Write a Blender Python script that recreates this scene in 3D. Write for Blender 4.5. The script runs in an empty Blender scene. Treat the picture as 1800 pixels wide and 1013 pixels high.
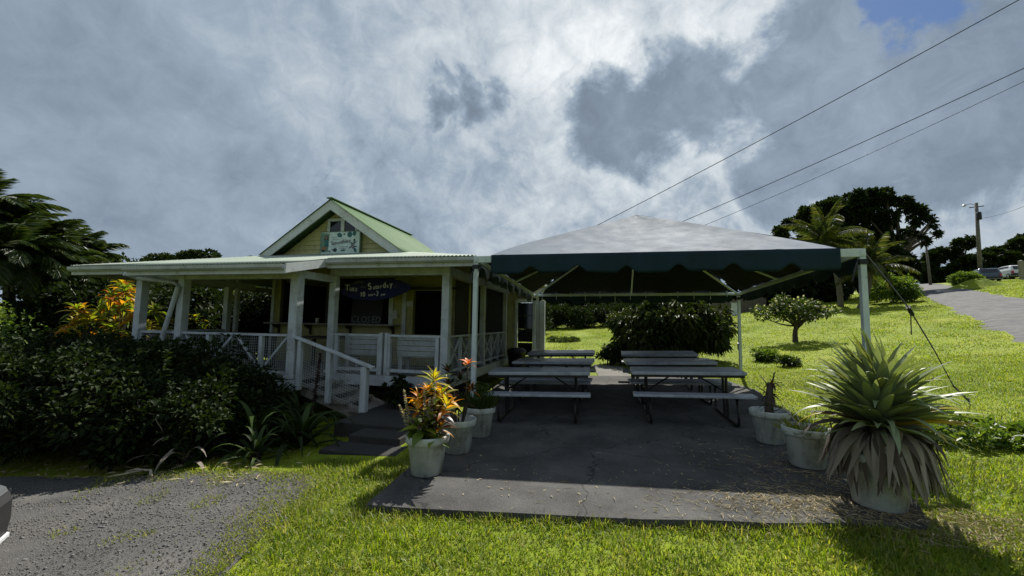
import bpy, math, random
import numpy as np
from mathutils import Vector, Matrix, Euler
R = math.radians
PI = math.pi
rng = np.random.default_rng(7)
random.seed(7)
scene = bpy.context.scene
COL = scene.collection

# ------------------------------------------------------------------ camera
CAM_H = 1.6
PITCH, YAW, ROLL = R(4.8385), R(12.7104), R(0.9)
cam_data = bpy.data.cameras.new('camera')
cam_data.sensor_width = 36.0
cam_data.lens = 36.0 * 720.0 / 1800.0
cam_data.clip_start = 0.05
cam_data.clip_end = 3000
cam = bpy.data.objects.new('camera', cam_data)
COL.objects.link(cam)
cam.matrix_world = (Matrix.Translation((0, 0, CAM_H)) @ Matrix.Rotation(YAW, 4, 'Z')
                    @ Matrix.Rotation(PI / 2 + PITCH, 4, 'X') @ Matrix.Rotation(ROLL, 4, 'Z'))
scene.camera = cam

# ------------------------------------------------------------------ light
SUN_EL, SUN_AZ = R(48.5), R(13.0)          # azimuth measured from +Y towards +X
sun_dir = Vector((math.sin(SUN_AZ) * math.cos(SUN_EL), math.cos(SUN_AZ) * math.cos(SUN_EL), math.sin(SUN_EL)))
sd = bpy.data.lights.new('sun', 'SUN')
sd.energy = 5.0
sd.angle = R(0.6)
sd.color = (1.0, 0.955, 0.87)
sun = bpy.data.objects.new('sun', sd)
COL.objects.link(sun)
sun.rotation_euler = sun_dir.to_track_quat('Z', 'Y').to_euler()
scene.view_settings.view_transform = 'Standard'
scene.view_settings.look = 'None'
scene.view_settings.exposure = 0.62
scene.view_settings.gamma = 1.0
scene.view_settings.use_curve_mapping = False
scene.cycles.max_bounces = 7
scene.cycles.transparent_max_bounces = 12
scene.cycles.caustics_reflective = False
scene.cycles.caustics_refractive = False
scene.cycles.use_denoising = True


def px_dir(px, py):
    """world direction seen at a place in the photograph (1800 px wide)"""
    v = Vector(((px - 900) / 720.0, -(py - 506.5) / 720.0, -1.0)).normalized()
    return (cam.matrix_world.to_3x3() @ v).normalized()


# ------------------------------------------------------------------ sky
def build_world():
    w = bpy.data.worlds.new('World')
    scene.world = w
    w.use_nodes = True
    nt = w.node_tree
    nt.nodes.clear()
    N, Lk = nt.nodes.new, nt.links.new

    def val(x):
        return x

    def setin(sock, x):
        if hasattr(x, 'is_output'):
            Lk(x, sock)
        else:
            sock.default_value = x

    def m(op, a, b=None, c=None, clamp=False):
        n = N('ShaderNodeMath')
        n.operation = op
        n.use_clamp = clamp
        setin(n.inputs[0], a)
        if b is not None:
            setin(n.inputs[1], b)
        if c is not None:
            setin(n.inputs[2], c)
        return n.outputs[0]

    def vm(op, a, b=None, out=0):
        n = N('ShaderNodeVectorMath')
        n.operation = op
        setin(n.inputs[0], a)
        if b is not None:
            if op == 'SCALE':
                setin(n.inputs['Scale'], b)
            else:
                setin(n.inputs[1], b)
        return n.outputs['Value'] if op in ('DOT_PRODUCT', 'LENGTH') else n.outputs[0]

    def noise(vec, scale, detail, rough, dist=0.0, col=False):
        n = N('ShaderNodeTexNoise')
        Lk(vec, n.inputs['Vector'])
        n.inputs['Scale'].default_value = scale
        n.inputs['Detail'].default_value = detail
        n.inputs['Roughness'].default_value = rough
        n.inputs['Distortion'].default_value = dist
        return n.outputs['Color'] if col else n.outputs['Fac']

    def ss(x, a, b):
        n = N('ShaderNodeMapRange')
        n.interpolation_type = 'SMOOTHSTEP'
        setin(n.inputs[0], x)
        n.inputs[1].default_value = a
        n.inputs[2].default_value = b
        return n.outputs[0]

    tc = N('ShaderNodeTexCoord')
    d = vm('NORMALIZE', tc.outputs['Generated'])
    sep = N('ShaderNodeSeparateXYZ')
    Lk(d, sep.inputs[0])
    zz = m('ADD', m('MAXIMUM', sep.outputs[2], 0.0), 0.30)
    comb = N('ShaderNodeCombineXYZ')
    Lk(m('DIVIDE', sep.outputs[0], zz), comb.inputs[0])
    Lk(m('DIVIDE', sep.outputs[1], zz), comb.inputs[1])
    comb.inputs[2].default_value = 3.7
    p = comb.outputs[0]                                   # cloud-deck coordinates
    # cloud edges: the direction is disturbed before the large masses are looked up
    wa = vm('SUBTRACT', noise(d, 3.6, 9, 0.60, col=True), (0.5, 0.5, 0.5))
    wb = vm('SUBTRACT', noise(d, 13.0, 6, 0.62, col=True), (0.5, 0.5, 0.5))
    dw = vm('ADD', d, vm('ADD', vm('SCALE', wa, 0.34), vm('SCALE', wb, 0.07)))

    def blob(px, py, r, sy=1.0):
        c = px_dir(px, py)
        df = vm('SUBTRACT', dw, tuple(c))
        if sy != 1.0:
            df = vm('MULTIPLY', df, (1, 1, 1 / sy))
        q = vm('DOT_PRODUCT', df, df)
        s = r / 800.0
        return m('EXPONENT', m('MULTIPLY', q, -1.0 / (2 * s * s)))

    # high bright layer, smooth to the left, glowing where the sun stands behind it
    glow = [(980, 120, 170, .20), (1170, 30, 150, .24), (1000, 330, 190, .12), (1250, 330, 150, .10), (1345, 110, 70, .16), (1520, 360, 170, .08), (700, 60, 160, .06),
            (880, 60, 120, .10), (1480, 40, 90, .10), (300, 330, 260, -.05), (120, 140, 300, -.03), (1700, 400, 160, .06)]
    acc = None
    for (x, y, r, g) in glow:
        t = m('MULTIPLY', blob(x, y, r), g * .52)
        acc = t if acc is None else m('ADD', acc, t)
    busy = m('MULTIPLY_ADD', blob(1180, 200, 430), 0.85, 0.20)
    n1 = m('SUBTRACT', noise(d, 5.2, 10, 0.62, 0.25), 0.5)
    n2 = m('SUBTRACT', noise(d, 15.0, 9, 0.66, 0.5), 0.5)
    n3 = m('SUBTRACT', noise(p, 1.5, 6, 0.55), 0.5)
    high = m('ADD', m('MULTIPLY_ADD', n3, 0.26, 0.645), acc)
    high = m('ADD', high, m('MULTIPLY', m('MULTIPLY_ADD', n2, 0.50, m('MULTIPLY', n1, 0.62)), busy))
    # lower broken cloud: crisp bright rims, thicker and darker towards the middle of each bank
    banks = [(825, 200, 62, .62), (745, 190, 40, .35), (1130, 200, 78, .85), (1060, 250, 52, .40), (1200, 165, 48, .40), (612, 270, 48, .55),
             (770, 10, 50, .30), (1430, 120, 80, .62), (1490, 220, 105, .60), (1640, 160, 105, .55), (1760, 120, 80, .45), (1400, 260, 45, .35),
             (1570, 300, 90, .25), (1740, 330, 80, .30), (1440, 40, 50, .4), (960, 30, 40, .2), (905, 385, 50, .30), (1000, 330, 40, .25), (1330, 370, 45, .28)]
    bk = None
    for (x, y, r, g) in banks:
        t = m('MULTIPLY', blob(x, y, r), g)
        bk = t if bk is None else m('ADD', bk, t)
    nb1 = m('SUBTRACT', noise(d, 6.5, 12, 0.58, 0.6), 0.5)
    nb2 = m('ABSOLUTE', m('SUBTRACT', noise(d, 11.0, 8, 0.55, 0.2), 0.5))
    f = m('ADD', m('MULTIPLY_ADD', nb1, 1.5, bk), m('MULTIPLY_ADD', nb2, -0.9, -0.21))
    soft = m('MULTIPLY_ADD', busy, -0.12, 0.36)
    alpha = m('DIVIDE', f, soft, clamp=True)
    core = ss(f, 0.02, 0.62)
    bank_l = m('ADD', m('MULTIPLY_ADD', core, -0.33, m('MULTIPLY_ADD', busy, 0.18, 0.63)), m('MULTIPLY', n2, 0.22))
    bank_l = m('ADD', bank_l, m('MULTIPLY', blob(1580, 170, 190), 0.13))
    amix = m('MULTIPLY', alpha, 0.92)
    lum = m('ADD', m('MULTIPLY', high, m('SUBTRACT', 1.0, amix)), m('MULTIPLY', bank_l, amix))
    ramp = N('ShaderNodeValToRGB')
    el = ramp.color_ramp.elements
    el[0].position = 0.22
    el[0].color = (0.06, 0.070, 0.083, 1)
    el[1].position = 1.0
    el[1].color = (0.76, 0.77, 0.76, 1)
    for pos, c in ((0.40, (0.118, 0.140, 0.165)), (0.55, (0.195, 0.242, 0.298)), (0.66, (0.288, 0.345, 0.405)), (0.82, (0.51, 0.55, 0.57))):
        e = el.new(pos)
        e.color = (*c, 1)
    Lk(lum, ramp.inputs[0])
    # gaps of blue sky
    sky = N('ShaderNodeTexSky')
    sky.sky_type = 'NISHITA'
    sky.sun_disc = False
    sky.sun_elevation = SUN_EL
    sky.sun_rotation = SUN_AZ
    sky.air_density = 1.0
    sky.dust_density = 0.3
    sky.ozone_density = 2.0
    gap = None
    for (x, y, r, g) in ((1640, -5, 44, 1.0), (1585, -8, 26, .6), (1690, -30, 40, .8), (1288, 246, 12, .85), (1262, 260, 9, .6), (1330, 8, 20, .6), (1352, 36, 12, .5), (1338, 122, 9, .6)):
        t = m('MULTIPLY', blob(x, y, r), g)
        gap = t if gap is None else m('ADD', gap, t)
    gapf = ss(m('ADD', gap, m('MULTIPLY', n1, 0.5)), 0.54, 1.15)
    cl = N('ShaderNodeMix')
    cl.data_type = 'RGBA'
    cl.blend_type = 'MULTIPLY'
    cl.inputs['Factor'].default_value = 1.0
    Lk(ramp.outputs[0], cl.inputs[6])
    cl.inputs[7].default_value = (7.7, 7.9, 8.2, 1)
    mix = N('ShaderNodeMix')
    mix.data_type = 'RGBA'
    Lk(gapf, mix.inputs['Factor'])
    Lk(cl.outputs[2], mix.inputs[6])
    deep = N('ShaderNodeMix')
    deep.data_type = 'RGBA'
    deep.blend_type = 'MULTIPLY'
    deep.inputs['Factor'].default_value = 1.0
    Lk(sky.outputs[0], deep.inputs[6])
    deep.inputs[7].default_value = (.34, .40, .48, 1)
    Lk(deep.outputs[2], mix.inputs[7])
    bg = N('ShaderNodeBackground')
    bg.inputs['Strength'].default_value = 0.1
    Lk(mix.outputs[2], bg.inputs['Color'])
    out = N('ShaderNodeOutputWorld')
    Lk(bg.outputs[0], out.inputs['Surface'])
    w.cycles.sampling_method = 'MANUAL'
    w.cycles.sample_map_resolution = 512


build_world()

# ------------------------------------------------------------------ materials
MATS = {}


class NT:
    """small helper round a material node tree"""

    def __init__(self, name):
        self.mat = bpy.data.materials.new(name)
        self.mat.use_nodes = True
        self.t = self.mat.node_tree
        self.t.nodes.clear()
        self.out = self.t.nodes.new('ShaderNodeOutputMaterial')
        MATS[name] = self.mat

    def n(self, typ, **kw):
        nd = self.t.nodes.new(typ)
        for k, v in kw.items():
            setattr(nd, k, v)
        return nd

    def link(self, a, b):
        self.t.links.new(a, b)

    def coord(self, kind='Object', scale=(1, 1, 1)):
        tc = self.n('ShaderNodeTexCoord')
        mp = self.n('ShaderNodeMapping')
        mp.inputs['Scale'].default_value = scale
        self.link(tc.outputs[kind], mp.inputs['Vector'])
        return mp.outputs[0]

    def world(self, scale=(1, 1, 1)):
        g = self.n('ShaderNodeNewGeometry')
        mp = self.n('ShaderNodeMapping')
        mp.inputs['Scale'].default_value = scale
        self.link(g.outputs['Position'], mp.inputs['Vector'])
        return mp.outputs[0]

    def noise(self, vec, scale, detail=5, rough=.55, dist=0.0):
        nd = self.n('ShaderNodeTexNoise')
        self.link(vec, nd.inputs['Vector'])
        nd.inputs['Scale'].default_value = scale
        nd.inputs['Detail'].default_value = detail
        nd.inputs['Roughness'].default_value = rough
        nd.inputs['Distortion'].default_value = dist
        return nd.outputs['Fac']

    def ramp(self, fac, stops):
        r = self.n('ShaderNodeValToRGB')
        el = r.color_ramp.elements
        while len(el) < len(stops):
            el.new(.5)
        for e, (p, c) in zip(el, stops):
            e.position = p
            e.color = (*c, 1)
        self.link(fac, r.inputs[0])
        return r.outputs[0]

    def mix(self, fac, a, b, mode='MIX'):
        x = self.n('ShaderNodeMix', data_type='RGBA', blend_type=mode)
        for s, v in ((x.inputs['Factor'], fac), (x.inputs[6], a), (x.inputs[7], b)):
            if hasattr(v, 'is_output'):
                self.link(v, s)
            else:
                s.default_value = (*v, 1) if isinstance(v, tuple) else v
        return x.outputs[2]

    def math(self, op, a, b=None):
        x = self.n('ShaderNodeMath', operation=op)
        for s, v in ((x.inputs[0], a), (x.inputs[1], b)):
            if v is None:
                continue
            if hasattr(v, 'is_output'):
                self.link(v, s)
            else:
                s.default_value = v
        return x.outputs[0]

    def island(self):
        return self.n('ShaderNodeNewGeometry').outputs['Random Per Island']

    def objrand(self):
        return self.n('ShaderNodeObjectInfo').outputs['Random']

    def bsdf(self, col, rough=.6, metal=0.0, spec=.4, bump=None, bdist=.01, bstr=.5):
        b = self.n('ShaderNodeBsdfPrincipled')
        for s, v in ((b.inputs['Base Color'], col), (b.inputs['Roughness'], rough)):
            if hasattr(v, 'is_output'):
                self.link(v, s)
            else:
                s.default_value = (*v, 1) if isinstance(v, tuple) else v
        b.inputs['Metallic'].default_value = metal
        b.inputs['Specular IOR Level'].default_value = spec
        if bump is not None:
            bp = self.n('ShaderNodeBump')
            bp.inputs['Distance'].default_value = bdist
            bp.inputs['Strength'].default_value = bstr
            self.link(bump, bp.inputs['Height'])
            self.link(bp.outputs[0], b.inputs['Normal'])
        return b

    def finish(self, sh):
        self.link(sh.outputs[0], self.out.inputs['Surface'])
        return self.mat


def painted(name, col, dirt=(.16, .15, .12), amount=.45, rough=.5, scale=3.0, spec=.35):
    k = NT(name)
    p = k.world()
    a = k.noise(p, scale, 8, .65)
    b = k.noise(k.world((1, 1, .22)), scale * 4, 6, .6)
    f = k.math('MULTIPLY', k.ramp(k.math('MULTIPLY', a, k.math('ADD', b, .45)), [(.38, (0, 0, 0)), (.75, (1, 1, 1))]), amount)
    c = k.mix(f, col, dirt)
    fl = k.noise(p, scale * 9, 7, .7)
    c = k.mix(k.ramp(k.math('MULTIPLY', fl, k.math('ADD', a, .5)), [(.60, (0, 0, 0)), (.64, (.55, .55, .55))]), c, tuple(x * .8 for x in dirt))
    rr = k.math('ADD', k.math('MULTIPLY', b, .3), rough - .15)
    return k.finish(k.bsdf(c, rr, 0, spec, b, .003, .35))


def leafmat(name, c1, c2, c3=None, trans=.35, rough=.5, per='island', spec=.35):
    k = NT(name)
    r = k.island() if per == 'island' else k.objrand()
    stops = [(0, c1), (.75, c2), (1, c3 or c2)]
    col = k.ramp(r, stops)
    n = k.noise(k.world(), 1.4, 3, .5)
    col = k.mix(k.ramp(n, [(.35, (0, 0, 0)), (.7, (.45, .45, .45))]), col, tuple(x * .55 for x in c1))
    b = k.bsdf(col, rough, 0, spec)
    t = k.n('ShaderNodeBsdfTranslucent')
    tcol = k.mix(1.0, col, (1.5, 1.5, .6), 'MULTIPLY')
    k.link(tcol, t.inputs['Color'])
    mx = k.n('ShaderNodeMixShader')
    mx.inputs[0].default_value = trans
    k.link(b.outputs[0], mx.inputs[1])
    k.link(t.outputs[0], mx.inputs[2])
    return k.finish(mx)


def plain(name, col, rough=.6, metal=0, spec=.4, var=.25, scale=8.0, bump=.002):
    k = NT(name)
    p = k.world()
    a = k.noise(p, scale, 6, .6)
    c = k.mix(k.ramp(a, [(.3, (0, 0, 0)), (.7, (1, 1, 1))]), tuple(x * (1 - var) for x in col), tuple(min(1, x * (1 + var)) for x in col))
    return k.finish(k.bsdf(c, rough, metal, spec, a, bump, .4))


painted('white_paint', (.45, .49, .52), (.17, .16, .13), .6)
painted('white_trim', (.48, .51, .52), (.20, .19, .16), .45)
painted('pale_yellow', (.36, .33, .11), (.15, .13, .06), .55)
painted('cream_siding', (.42, .40, .19), (.18, .16, .09), .55)
painted('pole_paint', (.50, .57, .60), (.22, .24, .25), .35, .35)
painted('pot_plastic', (.42, .45, .42), (.13, .125, .10), .85, .5, 5.0)
painted('table_grey', (.34, .37, .42), (.11, .115, .13), .6, .33, 4.0, .5)
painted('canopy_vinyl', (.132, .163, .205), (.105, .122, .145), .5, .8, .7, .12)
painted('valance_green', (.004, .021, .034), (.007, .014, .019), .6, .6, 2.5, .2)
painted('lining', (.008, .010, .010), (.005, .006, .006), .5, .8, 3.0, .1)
painted('gutter_metal', (.40, .42, .42), (.16, .16, .14), .5, .4)
painted('blue_board', (.006, .007, .10), (.004, .005, .035), .4, .6)
plain('black_metal', (.016, .016, .018), .4, .3)
plain('black_plastic', (.012, .012, .013), .45)
plain('dark_wood', (.045, .034, .026), .6, 0, .3, .4, 14)
plain('grey_wood', (.23, .21, .18), .75, 0, .2, .4, 14)
plain('deck_wood', (.20, .19, .17), .7, 0, .2, .3, 9)
plain('pole_wood', (.13, .115, .10), .8, 0, .2, .35, 5)
plain('bark', (.075, .062, .05), .9, 0, .1, .4, 7, .02)
plain('palm_bark', (.13, .115, .095), .9, 0, .1, .4, 9, .02)
plain('soil', (.028, .022, .016), .95, 0, .1, .4, 30, .01)
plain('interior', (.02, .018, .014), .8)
plain('strap', (.02, .022, .022), .7)
plain('steel', (.38, .39, .40), .35, .8)
plain('dead_stalk', (.34, .30, .22), .8, 0, .2, .4, 20)
plain('lettering', (.66, .68, .70), .6)
plain('chalk', (.13, .135, .135), .8)
plain('black_board', (.008, .008, .009), .6)
plain('sign_ground', (.50, .60, .60), .55)
plain('sign_edge', (.13, .20, .15), .6)
plain('sign_teal', (.02, .11, .12), .55)
plain('sign_orange', (.30, .14, .06), .55)
plain('sign_ink', (.16, .16, .17), .55)
plain('sign_skin', (.25, .14, .08), .55)
plain('sign_dark', (.012, .025, .05), .55)
plain('paper', (.45, .45, .42), .7)
plain('rock', (.07, .068, .064), .85, 0, .2, .4, 6, .02)
plain('tin_shed', (.25, .27, .29), .5)
plain('fence_wood', (.10, .085, .07), .8)


def glassy(name, col, rough=.08):
    k = NT(name)
    b = k.bsdf(col, rough, 0, .6)
    return k.finish(b)


glassy('dark_glass', (.006, .007, .01), .06)
glassy('car_paint_dark', (.014, .015, .017), .22)
glassy('car_trim', (.012, .012, .013), .5)
glassy('car_top_trim', (.09, .095, .10), .4)
glassy('red_lens', (.45, .015, .010), .15)
glassy('car_paint_blue', (.06, .085, .13), .2)
glassy('car_paint_white', (.62, .63, .64), .25)
glassy('chrome', (.55, .56, .57), .2)


def mk_screen():
    k = NT('insect_screen')
    b = k.bsdf((.02, .021, .022), .7, 0, .2)
    t = k.n('ShaderNodeBsdfTransparent')
    mx = k.n('ShaderNodeMixShader')
    mx.inputs[0].default_value = .72
    k.link(t.outputs[0], mx.inputs[1])
    k.link(b.outputs[0], mx.inputs[2])
    k.finish(mx)


mk_screen()


def mk_roof(name, c1, c2, rust):
    k = NT(name)
    p = k.world()
    a = k.noise(p, .9, 8, .65)
    s = k.noise(k.world((6, .5, 1)), 2.0, 6, .6)
    c = k.mix(k.ramp(a, [(.35, (0, 0, 0)), (.7, (1, 1, 1))]), c1, c2)
    c = k.mix(k.ramp(s, [(.58, (0, 0, 0)), (.78, (.6, .6, .6))]), c, rust)
    k.finish(k.bsdf(c, .7, 0, .12, s, .002, .3))


mk_roof('green_tin', (.075, .15, .06), (.115, .185, .09), (.07, .09, .055))
mk_roof('pale_tin', (.25, .31, .25), (.33, .36, .31), (.14, .15, .12))


def mk_lawn():
    k = NT('lawn_ground')
    p = k.world()
    a = k.noise(p, .35, 6, .6)
    b = k.noise(p, 6.0, 8, .7)
    c = k.noise(p, 45.0, 4, .6)
    col = k.ramp(a, [(.3, (.13, .19, .010)), (.52, (.205, .26, .014)), (.72, (.26, .275, .022))])
    col = k.mix(k.ramp(b, [(.38, (.5, .5, .5)), (.58, (0, 0, 0))]), col, (.06, .08, .010))
    col = k.mix(k.ramp(c, [(.60, (0, 0, 0)), (.80, (.5, .5, .5))]), col, (.20, .17, .07))
    bb = k.math('ADD', k.math('MULTIPLY', b, .7), k.math('MULTIPLY', c, .3))
    bs = k.bsdf(col, .85, 0, .15, bb, .06, .8)
    k.finish(bs)


def mk_asphalt(name, base, light, scale=1.0, cracks=False):
    k = NT(name)
    p = k.world()
    a = k.noise(p, .9 * scale, 7, .65)
    b = k.noise(p, 90, 3, .7)
    v = k.n('ShaderNodeTexVoronoi')
    k.link(p, v.inputs['Vector'])
    v.inputs['Scale'].default_value = 130
    col = k.mix(k.ramp(a, [(.36, (0, 0, 0)), (.70, (1, 1, 1))]), base, light)
    col = k.mix(k.ramp(b, [(.52, (0, 0, 0)), (.72, (.55, .55, .55))]), col, tuple(x * 1.9 for x in light))
    col = k.mix(k.ramp(v.outputs['Distance'], [(.0, (.5, .5, .5)), (.25, (0, 0, 0))]), col, tuple(x * .45 for x in base))
    if cracks:
        # hairline cracks, pale dust and old stains
        w = k.n('ShaderNodeVectorMath', operation='ADD')
        nz = k.n('ShaderNodeTexNoise')
        nz.inputs['Scale'].default_value = 3.0
        nz.inputs['Detail'].default_value = 6
        k.link(p, nz.inputs['Vector'])
        sc = k.n('ShaderNodeVectorMath', operation='SCALE')
        sc.inputs['Scale'].default_value = .5
        k.link(nz.outputs['Color'], sc.inputs[0])
        k.link(p, w.inputs[0])
        k.link(sc.outputs[0], w.inputs[1])
        ve = k.n('ShaderNodeTexVoronoi', feature='DISTANCE_TO_EDGE')
        ve.inputs['Scale'].default_value = .55
        k.link(w.outputs[0], ve.inputs['Vector'])
        col = k.mix(k.ramp(ve.outputs['Distance'], [(.0, (.8, .8, .8)), (.007, (0, 0, 0))]), col, (.012, .012, .012))
        st = k.noise(p, 2.3, 9, .7, .6)
        col = k.mix(k.ramp(st, [(.55, (0, 0, 0)), (.75, (.55, .55, .55))]), col, (.12, .115, .105))
        st2 = k.noise(p, .7, 5, .6)
        col = k.mix(k.ramp(st2, [(.52, (0, 0, 0)), (.68, (.5, .5, .5))]), col, (.022, .022, .022))
    hh = k.math('ADD', b, k.math('MULTIPLY', v.outputs['Distance'], .8))
    k.finish(k.bsdf(col, .9, 0, .2, hh, .006, .8))


mk_lawn()
mk_asphalt('slab_asphalt', (.047, .046, .045), (.105, .102, .097), 1.7, True)
mk_asphalt('gravel_ground', (.062, .061, .060), (.118, .113, .105), 1.6)
mk_asphalt('road_gravel', (.070, .070, .073), (.155, .153, .150), 2.2)
mk_asphalt('concrete', (.12, .115, .105), (.20, .19, .17))
mk_asphalt('dark_concrete', (.032, .031, .030), (.055, .053, .05))
plain('gravel_stone', (.135, .132, .127), .85, 0, .25, .45, 25)

def mk_grass(name):
    k = NT(name)
    r = k.island()
    p = k.world()
    fresh = k.ramp(r, [(0, (.12, .195, .008)), (.55, (.215, .28, .018)), (.88, (.30, .33, .03)), (1, (.46, .40, .13))])
    dull = k.ramp(r, [(0, (.07, .125, .010)), (.6, (.15, .21, .014)), (1, (.30, .27, .07))])
    dry = k.ramp(r, [(0, (.18, .19, .03)), (.6, (.34, .31, .07)), (1, (.48, .40, .18))])
    n1 = k.noise(p, 1.1, 6, .65, .4)
    n2 = k.noise(p, 2.6, 6, .65, .3)
    col = k.mix(k.ramp(n1, [(.44, (1, 1, 1)), (.60, (0, 0, 0))]), fresh, dull)
    col = k.mix(k.ramp(n2, [(.56, (0, 0, 0)), (.70, (.75, .75, .75))]), col, dry)
    b = k.bsdf(col, .5, 0, .3)
    t = k.n('ShaderNodeBsdfTranslucent')
    k.link(k.mix(1.0, col, (1.35, 1.4, .6), 'MULTIPLY'), t.inputs['Color'])
    mx = k.n('ShaderNodeMixShader')
    mx.inputs[0].default_value = .5
    k.link(b.outputs[0], mx.inputs[1])
    k.link(t.outputs[0], mx.inputs[2])
    k.finish(mx)


mk_grass('grass_blade')
leafmat('grass_long', (.15, .21, .022), (.24, .27, .04), (.40, .34, .15), .45, .5)
leafmat('straw', (.33, .27, .16), (.46, .39, .25), (.24, .19, .11), .1, .8)
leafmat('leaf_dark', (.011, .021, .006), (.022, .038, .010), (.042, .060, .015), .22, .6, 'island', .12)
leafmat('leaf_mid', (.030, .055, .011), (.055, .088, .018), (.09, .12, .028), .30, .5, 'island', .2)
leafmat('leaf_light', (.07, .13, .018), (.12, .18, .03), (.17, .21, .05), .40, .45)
leafmat('leaf_shiny', (.026, .044, .010), (.050, .072, .016), (.085, .105, .03), .2, .55, 'island', .16)
leafmat('palm_leaf', (.022, .042, .012), (.045, .075, .018), (.09, .11, .03), .28, .4)
leafmat('coco_leaf', (.05, .075, .018), (.085, .11, .03), (.18, .16, .06), .35, .38)
leafmat('leaf_orange', (.40, .13, .014), (.58, .28, .022), (.60, .42, .04), .5, .45, 'obj', .2)
leafmat('leaf_yellow', (.36, .30, .025), (.46, .34, .025), (.22, .26, .03), .5, .45, 'obj', .2)
leafmat('leaf_lime', (.12, .19, .02), (.20, .25, .03), (.30, .30, .04), .5, .45, 'obj', .2)
leafmat('leaf_maroon', (.055, .018, .014), (.10, .03, .02), (.05, .04, .02), .25, .4, 'obj')
leafmat('agave_leaf', (.16, .21, .105), (.24, .285, .17), (.26, .28, .07), .2, .45, 'obj', .28)
leafmat('agave_yellow', (.40, .30, .02), (.50, .36, .03), (.45, .22, .03), .2, .4, 'obj')
leafmat('agave_dead', (.17, .145, .12), (.27, .24, .205), (.10, .08, .065), .05, .9, 'obj', .1)
leafmat('agave_brown', (.06, .045, .035), (.10, .075, .06), (.04, .03, .025), .05, .8, 'obj')
leafmat('flower_orange', (.60, .10, .03), (.65, .20, .06), (.6, .3, .12), .4, .5, 'obj')
leafmat('spike_pale', (.40, .36, .27), (.50, .46, .36), (.3, .26, .2), .25, .7)
leafmat('spike_dark', (.035, .015, .018), (.06, .025, .025), (.02, .015, .012), .1, .5)
leafmat('blossom_white', (.45, .44, .36), (.55, .53, .45), (.3, .3, .2), .3, .6)


# ------------------------------------------------------------------ geometry helpers
class MB:
    """collects simple shapes for ONE mesh"""

    def __init__(self):
        self.v, self.f = [], []

    def add(self, vs, fs):
        o = len(self.v)
        self.v += [tuple(x) for x in vs]
        self.f += [tuple(i + o for i in f) for f in fs]
        return self

    def box(self, a, b):
        (x0, y0, z0), (x1, y1, z1) = a, b
        vs = [(x0, y0, z0), (x1, y0, z0), (x1, y1, z0), (x0, y1, z0), (x0, y0, z1), (x1, y0, z1), (x1, y1, z1), (x0, y1, z1)]
        return self.add(vs, [(0, 3, 2, 1), (4, 5, 6, 7), (0, 1, 5, 4), (1, 2, 6, 5), (2, 3, 7, 6), (3, 0, 4, 7)])

    def bar(self, a, b, w, h, up=(0, 0, 1)):
        """a beam of section w x h from a to b"""
        a, b = Vector(a), Vector(b)
        d = (b - a).normalized()
        up = Vector(up)
        s = d.cross(up)
        if s.length < 1e-4:
            s = d.cross(Vector((0, 1, 0)))
        s.normalize()
        u = s.cross(d).normalized()
        vs = []
        for p in (a, b):
            for sx, sy in ((-1, -1), (1, -1), (1, 1), (-1, 1)):
                vs.append(p + s * (sx * w / 2) + u * (sy * h / 2))
        return self.add(vs, [(0, 1, 2, 3), (7, 6, 5, 4), (0, 4, 5, 1), (1, 5, 6, 2), (2, 6, 7, 3), (3, 7, 4, 0)])

    def tube(self, pts, rad, n=8, cap=True):
        pts = [Vector(p) for p in pts]
        rad = rad if hasattr(rad, '__len__') else [rad] * len(pts)
        rings = []
        up = None
        for i, p in enumerate(pts):
            d = (pts[min(i + 1, len(pts) - 1)] - pts[max(i - 1, 0)]).normalized()
            if up is None:
                up = Vector((0, 0, 1)) if abs(d.z) < .9 else Vector((1, 0, 0))
            s = d.cross(up).normalized()
            up = s.cross(d).normalized()
            rings.append([p + (s * math.cos(2 * PI * k / n) + up * math.sin(2 * PI * k / n)) * rad[i] for k in range(n)])
        vs = [q for r in rings for q in r]
        fs = []
        for i in range(len(pts) - 1):
            for k in range(n):
                a, b = i * n + k, i * n + (k + 1) % n
                fs.append((a, b, b + n, a + n))
        if cap:
            fs.append(tuple(range(n - 1, -1, -1)))
            fs.append(tuple((len(pts) - 1) * n + k for k in range(n)))
        return self.add(vs, fs)

    def lathe(self, prof, n=28, c=(0, 0, 0), sx=1.0, sy=1.0):
        vs = []
        for r, z in prof:
            for k in range(n):
                t = 2 * PI * k / n
                vs.append((c[0] + r * math.cos(t) * sx, c[1] + r * math.sin(t) * sy, c[2] + z))
        fs = []
        for i in range(len(prof) - 1):
            for k in range(n):
                a, b = i * n + k, i * n + (k + 1) % n
                fs.append((a, b, b + n, a + n))
        return self.add(vs, fs)

    def prism(self, poly, y0, y1):
        """polygon in x,z pushed from y0 to y1"""
        n = len(poly)
        vs = [(x, y0, z) for x, z in poly] + [(x, y1, z) for x, z in poly]
        fs = [tuple(range(n)), tuple(range(2 * n - 1, n - 1, -1))]
        for i in range(n):
            j = (i + 1) % n
            fs.append((i, i + n, j + n, j))
        return self.add(vs, fs)

    def quad(self, a, b, c, d):
        return self.add([a, b, c, d], [(0, 1, 2, 3)])

    def build(self, name, mat, parent=None, smooth=False, loc=None, bevel=0):
        me = bpy.data.meshes.new(name)
        me.from_pydata(self.v, [], self.f)
        me.update()
        if smooth:
            me.polygons.foreach_set('use_smooth', [True] * len(me.polygons))
        o = link(name, me, mat, parent)
        if bevel:
            bv = o.modifiers.new('bevel', 'BEVEL')
            bv.width = bevel
            bv.segments = 2
            bv.limit_method = 'ANGLE'
        if loc is not None:
            o.location = loc
        return o


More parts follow.
